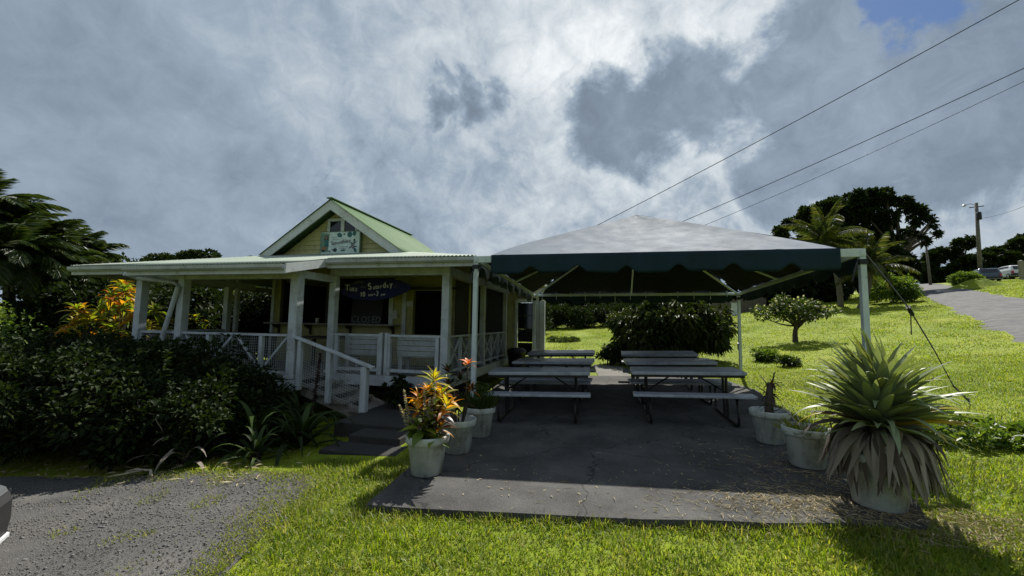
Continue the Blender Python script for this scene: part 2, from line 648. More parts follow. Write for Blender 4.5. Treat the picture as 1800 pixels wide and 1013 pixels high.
def link(name, me, mat=None, parent=None):
    o = bpy.data.objects.new(name, me)
    COL.objects.link(o)
    if mat is not None and me is not None and len(me.materials) == 0:
        me.materials.append(MATS[mat] if isinstance(mat, str) else mat)
    if parent is not None:
        o.parent = parent
    return o


def tag(o, label=None, cat=None, group=None, kind=None):
    if label:
        o['label'] = label
    if cat:
        o['category'] = cat
    if group:
        o['group'] = group
    if kind:
        o['kind'] = kind
    return o


def thing(name, label, cat, loc=(0, 0, 0), rz=0.0, group=None):
    o = bpy.data.objects.new(name, None)
    o.empty_display_size = .2
    COL.objects.link(o)
    o.location = loc
    o.rotation_euler = (0, 0, rz)
    return tag(o, label, cat, group)


def copy_tree(o, parent=None):
    c = o.copy()
    COL.objects.link(c)
    c.parent = parent
    for ch in list(o.children):
        copy_tree(ch, c)
    return c


def np_mesh(name, V, F):
    V = np.ascontiguousarray(V, dtype=np.float32)
    F = np.ascontiguousarray(F, dtype=np.int32)
    me = bpy.data.meshes.new(name)
    me.vertices.add(len(V))
    me.vertices.foreach_set('co', V.ravel())
    k = F.shape[1]
    me.loops.add(F.size)
    me.loops.foreach_set('vertex_index', F.ravel())
    me.polygons.add(len(F))
    me.polygons.foreach_set('loop_start', np.arange(len(F), dtype=np.int32) * k)
    me.update(calc_edges=True)
    return me


def unit(a):
    return a / np.maximum(np.linalg.norm(a, axis=-1, keepdims=True), 1e-9)


def rand_dirs(n, r=rng):
    return unit(r.normal(size=(n, 3)))


def leaf_arrays(P, D, L, W, fold=.25, droop=0.0, r=rng):
    """pointed two-triangle leaves: P base, D direction, L length, W width"""
    n = len(P)
    D = unit(D)
    up = np.tile(np.array([0, 0, 1.0]), (n, 1)) + r.normal(size=(n, 3)) * .5
    S = unit(np.cross(D, up))
    U = np.cross(S, D)
    L = np.broadcast_to(L, (n,))[:, None]
    W = np.broadcast_to(W, (n,))[:, None]
    tip = P + D * L
    tip[:, 2] -= droop * L[:, 0]
    mid = P + D * L * .42
    V = np.stack([P, mid + S * W / 2 + U * W * fold, tip, mid - S * W / 2 + U * W * fold], 1).reshape(-1, 3)
    b = np.arange(n)[:, None] * 4
    F = np.concatenate([b + np.array([[0, 2, 1]]), b + np.array([[0, 3, 2]])], 0)
    return V, F


def merge(parts):
    Vs, Fs, o = [], [], 0
    for V, F in parts:
        Vs.append(V)
        Fs.append(F + o)
        o += len(V)
    return np.concatenate(Vs), np.concatenate(Fs)


# ------------------------------------------------------------------ the ground
def sp(v, k):
    return np.where(v * k > 30, v, np.log1p(np.exp(np.clip(v * k, -50, 30))) / k)


def lawn_z(x, y):
    x = np.asarray(x, float)
    y = np.asarray(y, float)
    z = .06 * sp(y - 9.5, 1.2) + .035 * sp(x + 2.2, 3.) + .07 * sp(x - 3.6, 1.6) - .07 - .055 * (sp(-x - 2.4, 3.) - sp(-x - 8., 2.))
    far = np.clip((np.hypot(x, y) - 75) / 60, 0, 1)
    return z * (1 - far) + far * np.minimum(z, 7.5)


def slab_z(x, y):
    x = np.asarray(x, float)
    y = np.asarray(y, float)
    return .035 * sp(x + 2.2, 3.) + .06 * sp(y - 9.5, 1.2)


def sheet(name, x0, x1, y0, y1, nx, ny, zf, mat, dz=0.0):
    xs, ys = np.linspace(x0, x1, nx), np.linspace(y0, y1, ny)
    X, Y = np.meshgrid(xs, ys)
    Z = zf(X, Y) + dz
    V = np.stack([X, Y, Z], -1).reshape(-1, 3)
    i, j = np.meshgrid(np.arange(nx - 1), np.arange(ny - 1))
    a = (j * nx + i).ravel()
    F = np.stack([a, a + 1, a + 1 + nx, a + nx], 1)
    me = np_mesh(name, V, F)
    me.polygons.foreach_set('use_smooth', [True] * len(me.polygons))
    return tag(link(name, me, mat), kind='structure')


def ground_grid():
    """one sheet to the horizon, finer near the camera"""
    def axis(lo, hi, n, p):
        t = np.linspace(-1, 1, n)
        s = np.sign(t) * np.abs(t) ** p
        return np.where(s < 0, -s * lo, s * hi)
    xs, ys = axis(-600, 600, 260, 3.2), axis(-120, 900, 260, 3.2)
    X, Y = np.meshgrid(xs, ys)
    bump = .02 * np.sin(X * 2.1 + np.sin(Y * 1.3)) * np.sin(Y * 1.7 + X * .4)
    bump *= np.clip((np.hypot(X, Y - 6) - 4) / 6, .25, 1)
    Z = lawn_z(X, Y) + bump
    V = np.stack([X, Y, Z], -1).reshape(-1, 3)
    nx = len(xs)
    i, j = np.meshgrid(np.arange(nx - 1), np.arange(len(ys) - 1))
    a = (j * nx + i).ravel()
    me = np_mesh('lawn', V, np.stack([a, a + 1, a + 1 + nx, a + nx], 1))
    me.polygons.foreach_set('use_smooth', [True] * len(me.polygons))
    tag(link('lawn', me, 'lawn_ground'), kind='structure')


ground_grid()

SLAB = [(-2.02, 3.36), (-1.2, 3.40), (-.2, 3.47), (.8, 3.57), (1.7, 3.68), (2.35, 3.78), (2.62, 4.5), (2.75, 6.0), (2.95, 8.0), (3.2, 9.9),
        (2.9, 11.3), (.9, 11.6), (-.6, 11.6), (-2.6, 11.5), (-2.6, 8.0), (-2.25, 6.0), (-2.1, 4.6)]


def in_poly(x, y, poly):
    inside = np.zeros(np.shape(x), bool)
    n = len(poly)
    for i in range(n):
        x0, y0 = poly[i]
        x1, y1 = poly[(i + 1) % n]
        c = ((y0 > y) != (y1 > y)) & (x < (x1 - x0) * (y - y0) / (y1 - y0 + 1e-12) + x0)
        inside ^= c
    return inside


def poly_slab(name, poly, zf, thick, mat, sub=.35):
    """a paved plate whose top follows zf and whose edge is thick"""
    pts = []
    for i in range(len(poly)):
        a, b = poly[i], poly[(i + 1) % len(poly)]
        k = max(1, int(math.hypot(b[0] - a[0], b[1] - a[1]) / sub))
        for t in range(k):
            x, y = a[0] + (b[0] - a[0]) * t / k, a[1] + (b[1] - a[1]) * t / k
            pts.append((x + random.uniform(-.02, .02), y + random.uniform(-.02, .02)))
    cx, cy = sum(p[0] for p in pts) / len(pts), sum(p[1] for p in pts) / len(pts)
    n = len(pts)
    rings = 8
    V, F = [], []
    for q in range(rings):
        s = 1 - q / rings
        for x, y in pts:
            xx, yy = cx + (x - cx) * s, cy + (y - cy) * s
            V.append((xx, yy, float(zf(xx, yy)) - (.008 if q == 0 else 0)))
    V.append((cx, cy, float(zf(cx, cy))))
    for q in range(rings - 1):
        for k in range(n):
            F.append((q * n + k, q * n + (k + 1) % n, (q + 1) * n + (k + 1) % n, (q + 1) * n + k))
    for k in range(n):
        F.append(((rings - 1) * n + k, (rings - 1) * n + (k + 1) % n, rings * n))
    o = len(V)
    for x, y in pts:
        V.append((x, y, float(zf(x, y)) - thick))
    for k in range(n):
        F.append((o + k, o + (k + 1) % n, (k + 1) % n, k))
    me = bpy.data.meshes.new(name)
    me.from_pydata(V, [], F)
    me.update()
    return tag(link(name, me, mat), kind='structure')


poly_slab('patio_slab', SLAB, slab_z, .16, 'slab_asphalt')
poly_slab('garden_path', [(-.15, 11.5), (.75, 11.5), (.55, 13.6), (-.35, 13.9)], lambda x, y: slab_z(x, y) - .045, .12, 'concrete')

# the gravel forecourt: a low sheet with a soft, uneven border towards the lawn
GRAVEL = [(-2.25, 1.0), (-2.36, 1.8), (-2.45, 2.35), (-2.50, 2.6), (-2.60, 2.9), (-2.74, 3.22), (-2.80, 3.5), (-2.92, 3.85), (-3.3, 4.12), (-3.8, 4.12), (-4.6, 3.98), (-5.4, 3.80), (-6.2, 3.62), (-8.2, 3.4), (-10.0, 3.2), (-13, 3.0),
          (-13, -3.0), (-2.1, -3.0), (-2.0, 0.0)]
poly_slab('gravel_forecourt', GRAVEL, lambda x, y: lawn_z(x, y) + .022 + .012 * np.sin(x * 3.1 + y) * np.sin(y * 2.3), .06, 'gravel_ground', .2)


def gravel_road():
    mid = [(8.2, 4.6, 1.9), (13.1, 13.9, 1.75), (17.5, 21.9, 1.7), (22.35, 30.7, 1.65), (30.4, 45.3, 1.7), (36.4, 56.1, 1.8), (44, 71, 1.9)]
    P = []
    for i in range(len(mid) - 1):
        for t in range(14):
            s = t / 14
            P.append([mid[i][k] * (1 - s) + mid[i + 1][k] * s for k in range(3)])
    P = np.array(P)
    d = np.gradient(P[:, :2], axis=0)
    d /= np.linalg.norm(d, axis=1, keepdims=True)
    nrm = np.stack([d[:, 1], -d[:, 0]], 1)
    V, F = [], []
    m = 9
    for i in range(len(P)):
        for k in range(m):
            s = (k / (m - 1) * 2 - 1)
            w = P[i, 2] + (random.uniform(-.25, .25) if abs(s) == 1 else 0)
            x, y = P[i, :2] + nrm[i] * s * w
            z = float(lawn_z(x, y)) + .05 + .05 * (1 - s * s) - .03 * (math.exp(-((abs(s) - .45) / .15) ** 2)) - (.05 if abs(s) == 1 else 0)
            V.append((x, y, z))
    for i in range(len(P) - 1):
        for k in range(m - 1):
            F.append((i * m + k, i * m + k + 1, (i + 1) * m + k + 1, (i + 1) * m + k))
    me = bpy.data.meshes.new('gravel_road')
    me.from_pydata(V, [], F)
    me.update()
    me.polygons.foreach_set('use_smooth', [True] * len(me.polygons))
    tag(link('gravel_road', me, 'road_gravel'), kind='structure')
    return P


ROAD = gravel_road()


def on_road(x, y, grow=0.0):
    d = np.full(np.shape(x), 1e9)
    for i in range(0, len(ROAD)):
        d = np.minimum(d, np.hypot(x - ROAD[i, 0], y - ROAD[i, 1]))
    return d < 1.75 + grow

# ------------------------------------------------------------------ the cottage
DZ = .54                                    # top of the porch deck
HL = Vector((-5.6, 8.6, 0))
house = thing('cafe_cottage', 'pale yellow cottage cafe with white porch and green metal gable roof', 'building', HL)


def hp(mb, name, mat, parent=None, **kw):
    """a part of the cottage, given in world coordinates"""
    o = mb.build(name, mat, parent or house, **kw)
    if parent is None:
        o.location = -HL
    return o


def shed_z(y):
    return 2.55 + .22 * (y - 5.8)


def corrugated(name, cols, zf, mat, along='y', pitch=.076, amp=.010, parent=None):
    """sheet of corrugated metal: cols gives (u, v0, v1); the ridges run along v"""
    V, F = [], []
    n = 7
    for (u, v0, v1) in cols:
        w = amp * math.sin(2 * PI * u / pitch)
        for k in range(n):
            v = v0 + (v1 - v0) * k / (n - 1)
            x, y = (u, v) if along == 'y' else (v, u)
            V.append((x, y, zf(x, y) + w))
    for i in range(len(cols) - 1):
        for k in range(n - 1):
            F.append((i * n + k, (i + 1) * n + k, (i + 1) * n + k + 1, i * n + k + 1))
    mb = MB()
    mb.v, mb.f = V, F
    o = hp(mb, name, mat, parent, smooth=True)
    s = o.modifiers.new('thick', 'SOLIDIFY')
    s.thickness = .006
    return o


def us(a, b, st=.076 / 6):
    n = max(2, int((b - a) / st))
    return [a + (b - a) * i / n for i in range(n + 1)]


# porch roof: one pitch in front, hips to both sides
corrugated('porch_roof', [(u, 6.1, 6.1 + (u + 10.6) * 3.0 / 2.1 + .001) for u in us(-10.6, -8.72)], lambda x, y: shed_z(y), 'pale_tin')
corrugated('porch_roof', [(u, 5.8, min(9.12, 6.1 + (u + 10.6) * 3.0 / 2.1)) for u in us(-8.71, -5.20)], lambda x, y: shed_z(y), 'pale_tin')
corrugated('porch_roof', [(u, 6.8, min(9.12, 6.8 + max(0, -2.2 - u) * 2.3 / 2.4 + .001)) for u in us(-5.19, -2.2)], lambda x, y: shed_z(y), 'pale_tin')
corrugated('side_roof', [(u, -2.2, max(-4.6, -2.2 - (u - 6.8) * 2.4 / 2.3 - .001)) for u in us(6.8, 13.6)], lambda x, y: 2.77 + (-2.2 - x) * .2108, 'pale_tin', 'x')
corrugated('side_roof', [(u, -10.6, min(-8.5, -10.6 + (u - 6.1) * .7 + .001)) for u in us(6.1, 13.0)], lambda x, y: 2.616 + (x + 10.6) * .314, 'pale_tin', 'x')
# gable roof
AP, EH = (-6.65, 4.60), 3.22
corrugated('gable_roof', [(u, AP[0], -4.62) for u in us(8.72, 13.1)], lambda x, y: 4.60 - (x - AP[0]) * (1.36 / 2.03), 'green_tin', 'x')
corrugated('gable_roof', [(u, AP[0], -8.66) for u in us(8.72, 13.1)], lambda x, y: 4.60 - (AP[0] - x) * (1.36 / 2.01), 'green_tin', 'x')
hp(MB().bar((AP[0], 8.70, 4.625), (AP[0], 13.12, 4.625), .16, .02), 'ridge_cap', 'green_tin')
# barge boards
for sx, ex, nm in ((-1, -8.66, 'barge_board'), (1, -4.62, 'barge_board')):
    a, b = Vector((AP[0], 8.76, 4.505)), Vector((ex, 8.76, 3.155))
    dirn = (b - a).normalized()
    mb = MB()
    w = .20
    nrm = Vector((dirn.z, 0, -dirn.x)) * (1 if sx < 0 else -1)
    if nrm.z > 0:
        nrm = -nrm
    top0, top1 = a + Vector((0, 0, .075)), b + Vector((0, 0, .075))
    bot0, bot1 = Vector((AP[0], 8.76, top0.z - w / abs(nrm.z))), top1 + nrm * w
    vs = [top0, top1, bot1, bot0]
    back = [v + Vector((0, .035, 0)) for v in vs]
    mb.add(vs + back, [(0, 1, 2, 3), (7, 6, 5, 4), (0, 4, 5, 1), (1, 5, 6, 2), (2, 6, 7, 3), (3, 7, 4, 0)])
    hp(mb, nm, 'white_trim')
# gable wall with lapped siding boards
gw = hp(MB().prism([(-8.45, 3.16), (-4.85, 3.16), (AP[0], 4.40)], 9.14, 9.22), 'gable_wall', 'cream_siding')
z = 3.17
while z < 4.36:
    z1 = min(z + .118, 4.40)
    lo = 1.80 * (1 - (z - 3.16) / 1.24)
    hi = max(.02, 1.80 * (1 - (z1 - 3.16) / 1.24))
    xc = AP[0]
    mb = MB()
    vs = [(xc - lo, 9.105, z), (xc + lo, 9.105, z), (xc + hi, 9.128, z1), (xc - hi, 9.128, z1)]
    bk = [(xc - lo, 9.138, z), (xc + lo, 9.138, z), (xc + hi, 9.138, z1), (xc - hi, 9.138, z1)]
    mb.add(vs + bk, [(0, 1, 2, 3), (7, 6, 5, 4), (0, 4, 5, 1), (1, 5, 6, 2), (2, 6, 7, 3), (3, 7, 4, 0)])
    hp(mb, 'siding_board', 'cream_siding', gw)
    z = z1
# gable window: two square panes
gx0, gx1, gz0, gz1 = -6.86, -6.13, 3.80, 4.12
mb = MB()
mb.box((gx0 - .07, 9.06, gz1), (gx1 + .07, 9.12, gz1 + .07)).box((gx0 - .07, 9.05, gz0 - .06), (gx1 + .07, 9.12, gz0))
mb.box((gx0 - .07, 9.063, gz0), (gx0, 9.12, gz1)).box((gx1, 9.063, gz0), (gx1 + .07, 9.12, gz1)).box((-6.545, 9.063, gz0), (-6.445, 9.12, gz1))
gwin = hp(mb, 'gable_window', 'white_trim')
hp(MB().box((gx0, 9.085, gz0), (-6.545, 9.095, gz1)), 'pane', 'dark_glass', gwin)
hp(MB().box((-6.445, 9.085, gz0), (gx1, 9.095, gz1)), 'pane', 'dark_glass', gwin)
hp(MB().box((-8.4, 9.02, 3.20), (-4.9, 9.11, 3.28)), 'flashing', 'gutter_metal')
# side and back walls of the upper block
hp(MB().box((-8.50, 9.24, 2.6), (-8.42, 13.0, 3.30)), 'upper_wall', 'cream_siding')
hp(MB().box((-4.90, 9.24, 2.6), (-4.82, 13.0, 3.30)), 'upper_wall', 'cream_siding')
hp(MB().prism([(-8.45, 2.6), (-4.85, 2.6), (-4.85, 3.2), (AP[0], 4.40), (-8.45, 3.2)], 12.92, 13.0), 'upper_wall', 'cream_siding')


# fascias, gutters, down pipes
def gutter(x0, x1, y, z):
    prof = [(0, 0), (-.055, -.002), (-.085, .03), (-.09, .085), (-.078, .085), (-.072, .034), (-.05, .010), (0, .012)]
    vs, fs = [], []
    for x in (x0, x1):
        vs += [(x, y + a, z + b) for a, b in prof]
    n = len(prof)
    for i in range(n):
        j = (i + 1) % n
        fs.append((i, i + n, j + n, j))
    fs += [tuple(range(n - 1, -1, -1)), tuple(range(n, 2 * n))]
    mb = MB()
    mb.add(vs, fs)
    hp(mb, 'gutter', 'gutter_metal')


for (x0, x1, y) in ((-10.6, -8.72, 6.1), (-8.71, -5.22, 5.8), (-5.19, -2.2, 6.8)):
    zt = shed_z(y)
    hp(MB().box((x0, y + .03, zt - .185), (x1, y + .065, zt - .025)), 'fascia_board', 'white_trim')
    gutter(x0 + .01, x1 - .01, y + .028, zt - .115)
# raking end board where the deeper left roof ends
mb = MB()
vs = [(-5.21, 5.79, 2.53), (-5.21, 6.83, 2.755), (-5.21, 6.83, 2.61), (-5.21, 5.79, 2.37)]
mb.add(vs + [(x + .035, y, z) for x, y, z in vs], [(0, 1, 2, 3), (7, 6, 5, 4), (0, 4, 5, 1), (1, 5, 6, 2), (2, 6, 7, 3), (3, 7, 4, 0)])
hp(mb, 'rake_board', 'white_trim')
mb = MB()
mb.bar((-2.235, 6.86, 2.66), (-2.235, 13.5, 2.66), .035, .15)
hp(mb, 'fascia_board', 'white_trim')
mb = MB()
mb.bar((-10.57, 6.16, 2.50), (-10.57, 12.9, 2.50), .035, .15)
hp(mb, 'fascia_board', 'white_trim')
hp(MB().tube([(-9.0, 6.0, 2.42), (-8.95, 6.2, 2.36), (-8.2, 6.33, 2.28), (-8.05, 6.30, 2.2), (-8.33, 6.30, 1.25), (-8.36, 6.28, .35)], .042, 10), 'downspout', 'white_paint')
# rafters
for k in range(14):
    x = -10.2 + k * .6
    y0 = 6.2 if x < -8.7 else (5.95 if x < -5.2 else 6.95)
    if -10.2 <= x <= -2.6:
        y1 = 9.1 if -8.5 < x < -4.6 else (6.1 + (x + 10.6) * 1.43 if x < -8.5 else 6.8 + (-2.2 - x) * .958)
        if y1 - y0 > .3:
            hp(MB().bar((x, y0, shed_z(y0) - .09), (x, y1, shed_z(y1) - .09), .045, .12), 'rafter', 'white_paint')

# deck, skirt boards, floor frame
deck = hp(MB().box((-9.16, 6.38, DZ - .04), (-5.36, 9.16, DZ)).box((-5.36, 7.36, DZ - .041), (-2.9, 9.16, DZ - .001)).box((-3.05, 9.16, DZ - .042), (-2.9, 12.55, DZ - .002)), 'deck', 'deck_wood')
hp(MB().box((-9.18, 6.33, DZ - .19), (-5.34, 6.375, DZ - .005)), 'skirt_board', 'white_paint')
hp(MB().box((-5.33, 7.315, DZ - .20), (-2.88, 7.355, DZ - .005)), 'skirt_board', 'white_paint')
hp(MB().box((-2.895, 7.36, DZ - .20), (-2.855, 12.5, DZ - .005)), 'skirt_board', 'white_paint')
hp(MB().box((-9.20, 6.38, DZ - .19), (-9.165, 9.16, DZ - .005)), 'skirt_board', 'white_paint')
for x in (-9.0, -7.3, -5.6, -4.2, -3.1):
    hp(MB().box((x - .09, 7.9, -.1), (x + .09, 8.08, DZ - .05)), 'pier', 'dark_concrete')
hp(MB().box((-9.1, 9.16, -.1), (-3.1, 9.22, DZ - .01)), 'foundation_wall', 'dark_concrete')

# posts
for (x, y, w, z1) in ((-9.1, 6.42, .15, 2.52), (-8.05, 6.42, .15, 2.52), (-5.47, 6.42, .165, 2.52), (-5.43, 7.42, .14, 2.72), (-2.96, 7.42, .15, 2.72), (-9.1, 8.36, .13, 2.86), (-9.1, 8.62, .09, 2.86),
                      (-2.96, 9.85, .12, 2.78), (-2.96, 12.2, .11, 2.78)):
    mb = MB()
    mb.box((x - w / 2, y - w / 2, DZ), (x + w / 2, y + w / 2, z1))
    mb.box((x - w / 2 - .02, y - w / 2 - .02, DZ + .0), (x + w / 2 + .02, y + w / 2 + .02, DZ + .06))
    hp(mb, 'porch_post', 'white_paint', bevel=.006)
# beams under the eaves
hp(MB().box((-9.2, 6.36, 2.34), (-5.38, 6.48, 2.50)), 'porch_beam', 'white_paint')
hp(MB().box((-5.5, 7.36, 2.50), (-2.88, 7.48, 2.69)), 'porch_beam', 'white_paint')
hp(MB().box((-9.16, 6.5, 2.36), (-9.04, 9.1, 2.50)), 'porch_beam', 'white_paint')
hp(MB().box((-5.49, 6.5, 2.36), (-5.39, 7.34, 2.50)), 'porch_beam', 'white_paint')
hp(MB().box((-3.02, 7.5, 2.50), (-2.90, 12.5, 2.66)), 'porch_beam', 'white_paint')


def wire_grid(p0, p1, z0, z1, cell=.045, t=.0032, zoff=None):
    """wire netting between two points on plan, as real wires"""
    mb = MB()
    p0, p1 = Vector(p0), Vector(p1)
    L = (p1 - p0).length
    n = int(L / cell)
    f = zoff or (lambda s: 0)
    for i in range(n + 1):
        s = i / n
        q = p0.lerp(p1, s)
        mb.bar((q.x, q.y, z0 + f(s)), (q.x, q.y, z1 + f(s)), t, t)
    m = int((z1 - z0) / cell)
    for j in range(m + 1):
        z = z0 + (z1 - z0) * j / m
        mb.bar((p0.x, p0.y, z + f(0)), (p1.x, p1.y, z + f(1)), t, t)
    return mb


def railing(p0, p1, braces=(), posts=(), zt=1.31, mat='white_paint', mesh=True, thin=1.0):
    p0, p1 = Vector((*p0, 0)), Vector((*p1, 0))
    mb = MB()
    mb.bar(p0 + Vector((0, 0, zt)), p1 + Vector((0, 0, zt)), .09 * thin, .04 * thin)
    mb.bar(p0 + Vector((0, 0, DZ + .09)), p1 + Vector((0, 0, DZ + .09)), .05 * thin, .06 * thin)
    r = hp(mb, 'railing', mat)
    for s in posts:
        q = p0.lerp(p1, s)
        hp(MB().bar((q.x, q.y, DZ), (q.x, q.y, zt - .02), .07 * thin, .07 * thin), 'baluster', mat, r)
    for (s0, s1) in braces:
        a, b = p0.lerp(p1, s0), p0.lerp(p1, s1)
        hp(MB().bar((a.x, a.y, zt - .03), (b.x, b.y, DZ + .13), .03, .036 * thin, (0, 0, 1)), 'brace', mat, r)
    if mesh:
        hp(wire_grid((p0.x, p0.y, 0), (p1.x, p1.y, 0), DZ + .12, zt - .025), 'wire_netting', mat, r)['kind'] = 'stuff'
    return r


railing((-9.03, 6.42), (-8.12, 6.42), posts=(.02,))
railing((-7.97, 6.42), (-5.56, 6.42), braces=((.02, .24), (.48, .24), (.52, .74), (.98, .76)), posts=(.25, .75))
railing((-9.1, 6.5), (-9.1, 8.3), braces=((.02, .48), (.98, .52)), posts=(.5,))
railing((-5.35, 7.42), (-4.30, 7.42), posts=(.04, .96))
railing((-4.17, 7.42), (-3.04, 7.42), posts=(.03, .93))
hp(MB().box((-4.335, 7.37, DZ), (-4.265, 7.47, 1.36)), 'gate_post', 'white_paint')
hp(MB().box((-4.215, 7.37, DZ), (-4.15, 7.47, 1.36)), 'gate_post', 'white_paint')
railing((-2.96, 7.5), (-2.96, 9.78), braces=((.02, .32), (.32, .02), (.34, .64), (.64, .34), (.67, .98), (.98, .67)), posts=(.33, .65), thin=.8, mesh=True)
railing((-2.96, 9.92), (-2.96, 12.15), braces=((.02, .32), (.32, .02), (.34, .64), (.64, .34), (.67, .98), (.98, .67)), posts=(.33, .65), thin=.8, mesh=True)
# insect screens over the side railing
hp(MB().box((-3.02, 9.92, DZ), (-3.015, 12.14, 2.5)), 'screen_panel', 'insect_screen')
hp(MB().box((-3.12, 8.3, DZ), (-3.115, 9.8, 2.5)), 'screen_panel', 'insect_screen')

# front wall with the two serving openings
wy0, wy1 = 9.2, 9.3
fw = MB()
fw.box((-8.55, wy0, DZ), (-3.1, wy1, 1.27))
fw.box((-8.55, wy0, 2.66), (-3.1, wy1, 3.16))
fw.box((-8.55, wy0, 1.271), (-8.34, wy1, 2.659)).box((-5.05, wy0, 1.271), (-4.52, wy1, 2.659)).box((-3.6, wy0, 1.271), (-3.1, wy1, 2.659))
fw.box((-8.339, wy0, 1.271), (-5.051, wy1, 1.50)).box((-4.519, wy0, 2.34), (-3.601, wy1, 2.659))
front = hp(fw, 'front_wall', 'pale_yellow')
hp(MB().box((-8.56, 9.14, DZ), (-8.48, 9.198, 2.9)), 'corner_trim', 'white_trim', front)
hp(MB().box((-4.80, 9.15, DZ), (-4.70, 9.198, 2.6)), 'trim_board', 'white_trim', front)
hp(MB().box((-5.16, 9.16, 1.5), (-5.05, 9.198, 2.30)), 'trim_board', 'white_trim', front)
hp(MB().box((-4.62, 9.17, 1.20), (-3.5, 9.198, 1.28)).box((-4.62, 9.17, 1.281), (-4.52, 9.198, 2.42)).box((-3.6, 9.17, 1.281), (-3.5, 9.198, 2.42)).box((-4.52, 9.17, 2.34), (-3.6, 9.198, 2.42)), 'window_frame', 'pale_yellow', front)
# things seen dimly in the openings: mullion, shelf line, blue panel
for x0_, x1_ in ((-8.34, -8.27), (-6.98, -6.88), (-5.56, -5.52)):
    hp(MB().box((x0_, 9.225, 1.5), (x1_, 9.28, 2.66)), 'mullion', 'dark_wood', front)
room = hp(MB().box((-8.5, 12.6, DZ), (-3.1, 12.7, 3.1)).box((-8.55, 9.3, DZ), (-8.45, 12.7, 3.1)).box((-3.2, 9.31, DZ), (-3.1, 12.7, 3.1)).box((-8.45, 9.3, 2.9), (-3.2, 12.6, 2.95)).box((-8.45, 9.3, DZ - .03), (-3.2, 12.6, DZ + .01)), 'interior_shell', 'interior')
# counter shelf and its brackets
sh = hp(MB().box((-8.52, 8.88, 1.475), (-4.86, 9.198, 1.515)), 'counter_shelf', 'grey_wood')
for x in (-8.3, -7.35, -6.2, -5.02):
    hp(MB().prism([(0, 0), (0, .0), (.03, 0), (.03, .20), (0, .20)][1:], 0, .0) if False else MB().add(
        [(x - .02, 9.19, 1.472), (x - .02, 8.95, 1.472), (x - .02, 8.97, 1.42), (x - .02, 9.13, 1.36), (x - .02, 9.15, 1.22), (x - .02, 9.19, 1.22),
         (x + .02, 9.19, 1.472), (x + .02, 8.95, 1.472), (x + .02, 8.97, 1.42), (x + .02, 9.13, 1.36), (x + .02, 9.15, 1.22), (x + .02, 9.19, 1.22)],
        [(0, 1, 2, 3, 4, 5), (11, 10, 9, 8, 7, 6)] + [(i, i + 6, (i + 1) % 6 + 6, (i + 1) % 6) for i in range(6)]), 'shelf_bracket', 'dark_wood', sh)
hp(MB().box((-4.7, 8.98, 1.19), (-3.1, 9.165, 1.22)), 'window_sill', 'grey_wood')
hp(MB().box((-4.55, 8.9, 2.36), (-3.4, 9.16, 2.40)), 'awning_board', 'dark_wood')

# stairs down from the left porch, running to the right in front of the right porch
def stringer(y):
    return MB().add([(-5.36, y, .25), (-5.36, y, .47), (-4.02, y, .03), (-4.02, y, -.2), (-5.36, y + .04, .25), (-5.36, y + .04, .47), (-4.02, y + .04, .03), (-4.02, y + .04, -.2)],
                    [(0, 1, 2, 3), (7, 6, 5, 4), (0, 4, 5, 1), (1, 5, 6, 2), (2, 6, 7, 3), (3, 7, 4, 0)])


st = hp(stringer(6.52), 'porch_stairs', 'grey_wood')
hp(stringer(7.24), 'stringer', 'grey_wood', st)
for k in range(4):
    x = -5.36 + k * .33
    zt = .42 - k * .125
    hp(MB().box((x, 6.46, zt - .035), (x + .34, 7.30, zt)), 'tread', 'grey_wood', st)
hp(MB().bar((-5.44, 6.36, 1.30), (-3.80, 6.33, .80), .10, .045), 'handrail', 'white_paint', st, bevel=.008)
hp(MB().box((-4.03, 6.30, -.2), (-3.92, 6.41, .815)), 'newel_post', 'white_paint', st, bevel=.006)
hp(MB().box((-4.72, 6.33, .16), (-4.64, 6.41, 1.05)), 'baluster', 'white_paint', st)
hp(MB().box((-5.32, 6.33, .36), (-5.25, 6.41, 1.22)), 'baluster', 'white_paint', st)
wg = wire_grid((-5.25, 6.385, 0), (-4.03, 6.36, 0), .45, 1.20, zoff=lambda s: -.37 * s)
hp(wg, 'wire_netting', 'white_paint', st)['kind'] = 'stuff'

# back room beside the tent: glazed door, notice panel over it, white corner pillar
back = hp(MB().box((-4.5, 12.6, .2), (-2.70, 12.7, 2.75)).box((-2.699, 12.6, 2.32), (-1.95, 12.7, 2.75)).box((-1.95, 12.7, .2), (-1.85, 12.95, 2.7)).box((-2.699, 12.6, .2), (-1.95, 12.7, .44)), 'back_room_wall', 'cream_siding')
hp(MB().box((-4.6, 12.5, 2.76), (-1.8, 13.2, 2.84)), 'back_room_roof', 'pale_tin')
pil = hp(MB().box((-2.06, 12.50, .22), (-1.94, 12.598, 2.30)).box((-1.93, 12.48, .2), (-1.78, 12.62, 2.29)), 'corner_pillar', 'white_trim')
door = hp(MB().box((-2.72, 12.55, .44), (-2.64, 12.599, 2.30)).box((-2.16, 12.55, .44), (-2.08, 12.599, 2.30)).box((-2.64, 12.55, 2.24), (-2.16, 12.599, 2.31)).box((-2.64, 12.57, .44), (-2.16, 12.599, .58)), 'side_door', 'white_trim')
for k in range(4):
    z0 = .6 + k * .41
    hp(MB().box((-2.63, 12.585, z0), (-2.17, 12.595, z0 + .385)), 'pane', 'dark_glass', door)
hp(MB().box((-2.18, 12.52, 1.28), (-2.165, 12.56, 1.34)), 'handle', 'black_metal', door)
hp(MB().box((-2.66, 12.585, 2.36), (-2.2, 12.598, 2.72)), 'notice_panel', 'grey_wood')
hp(MB().tube([(-2.7, 14.2, 2.8), (-2.7, 14.2, 4.22), (-2.66, 14.12, 4.33), (-2.6, 14.05, 4.33)], .035, 8), 'service_mast', 'black_metal')


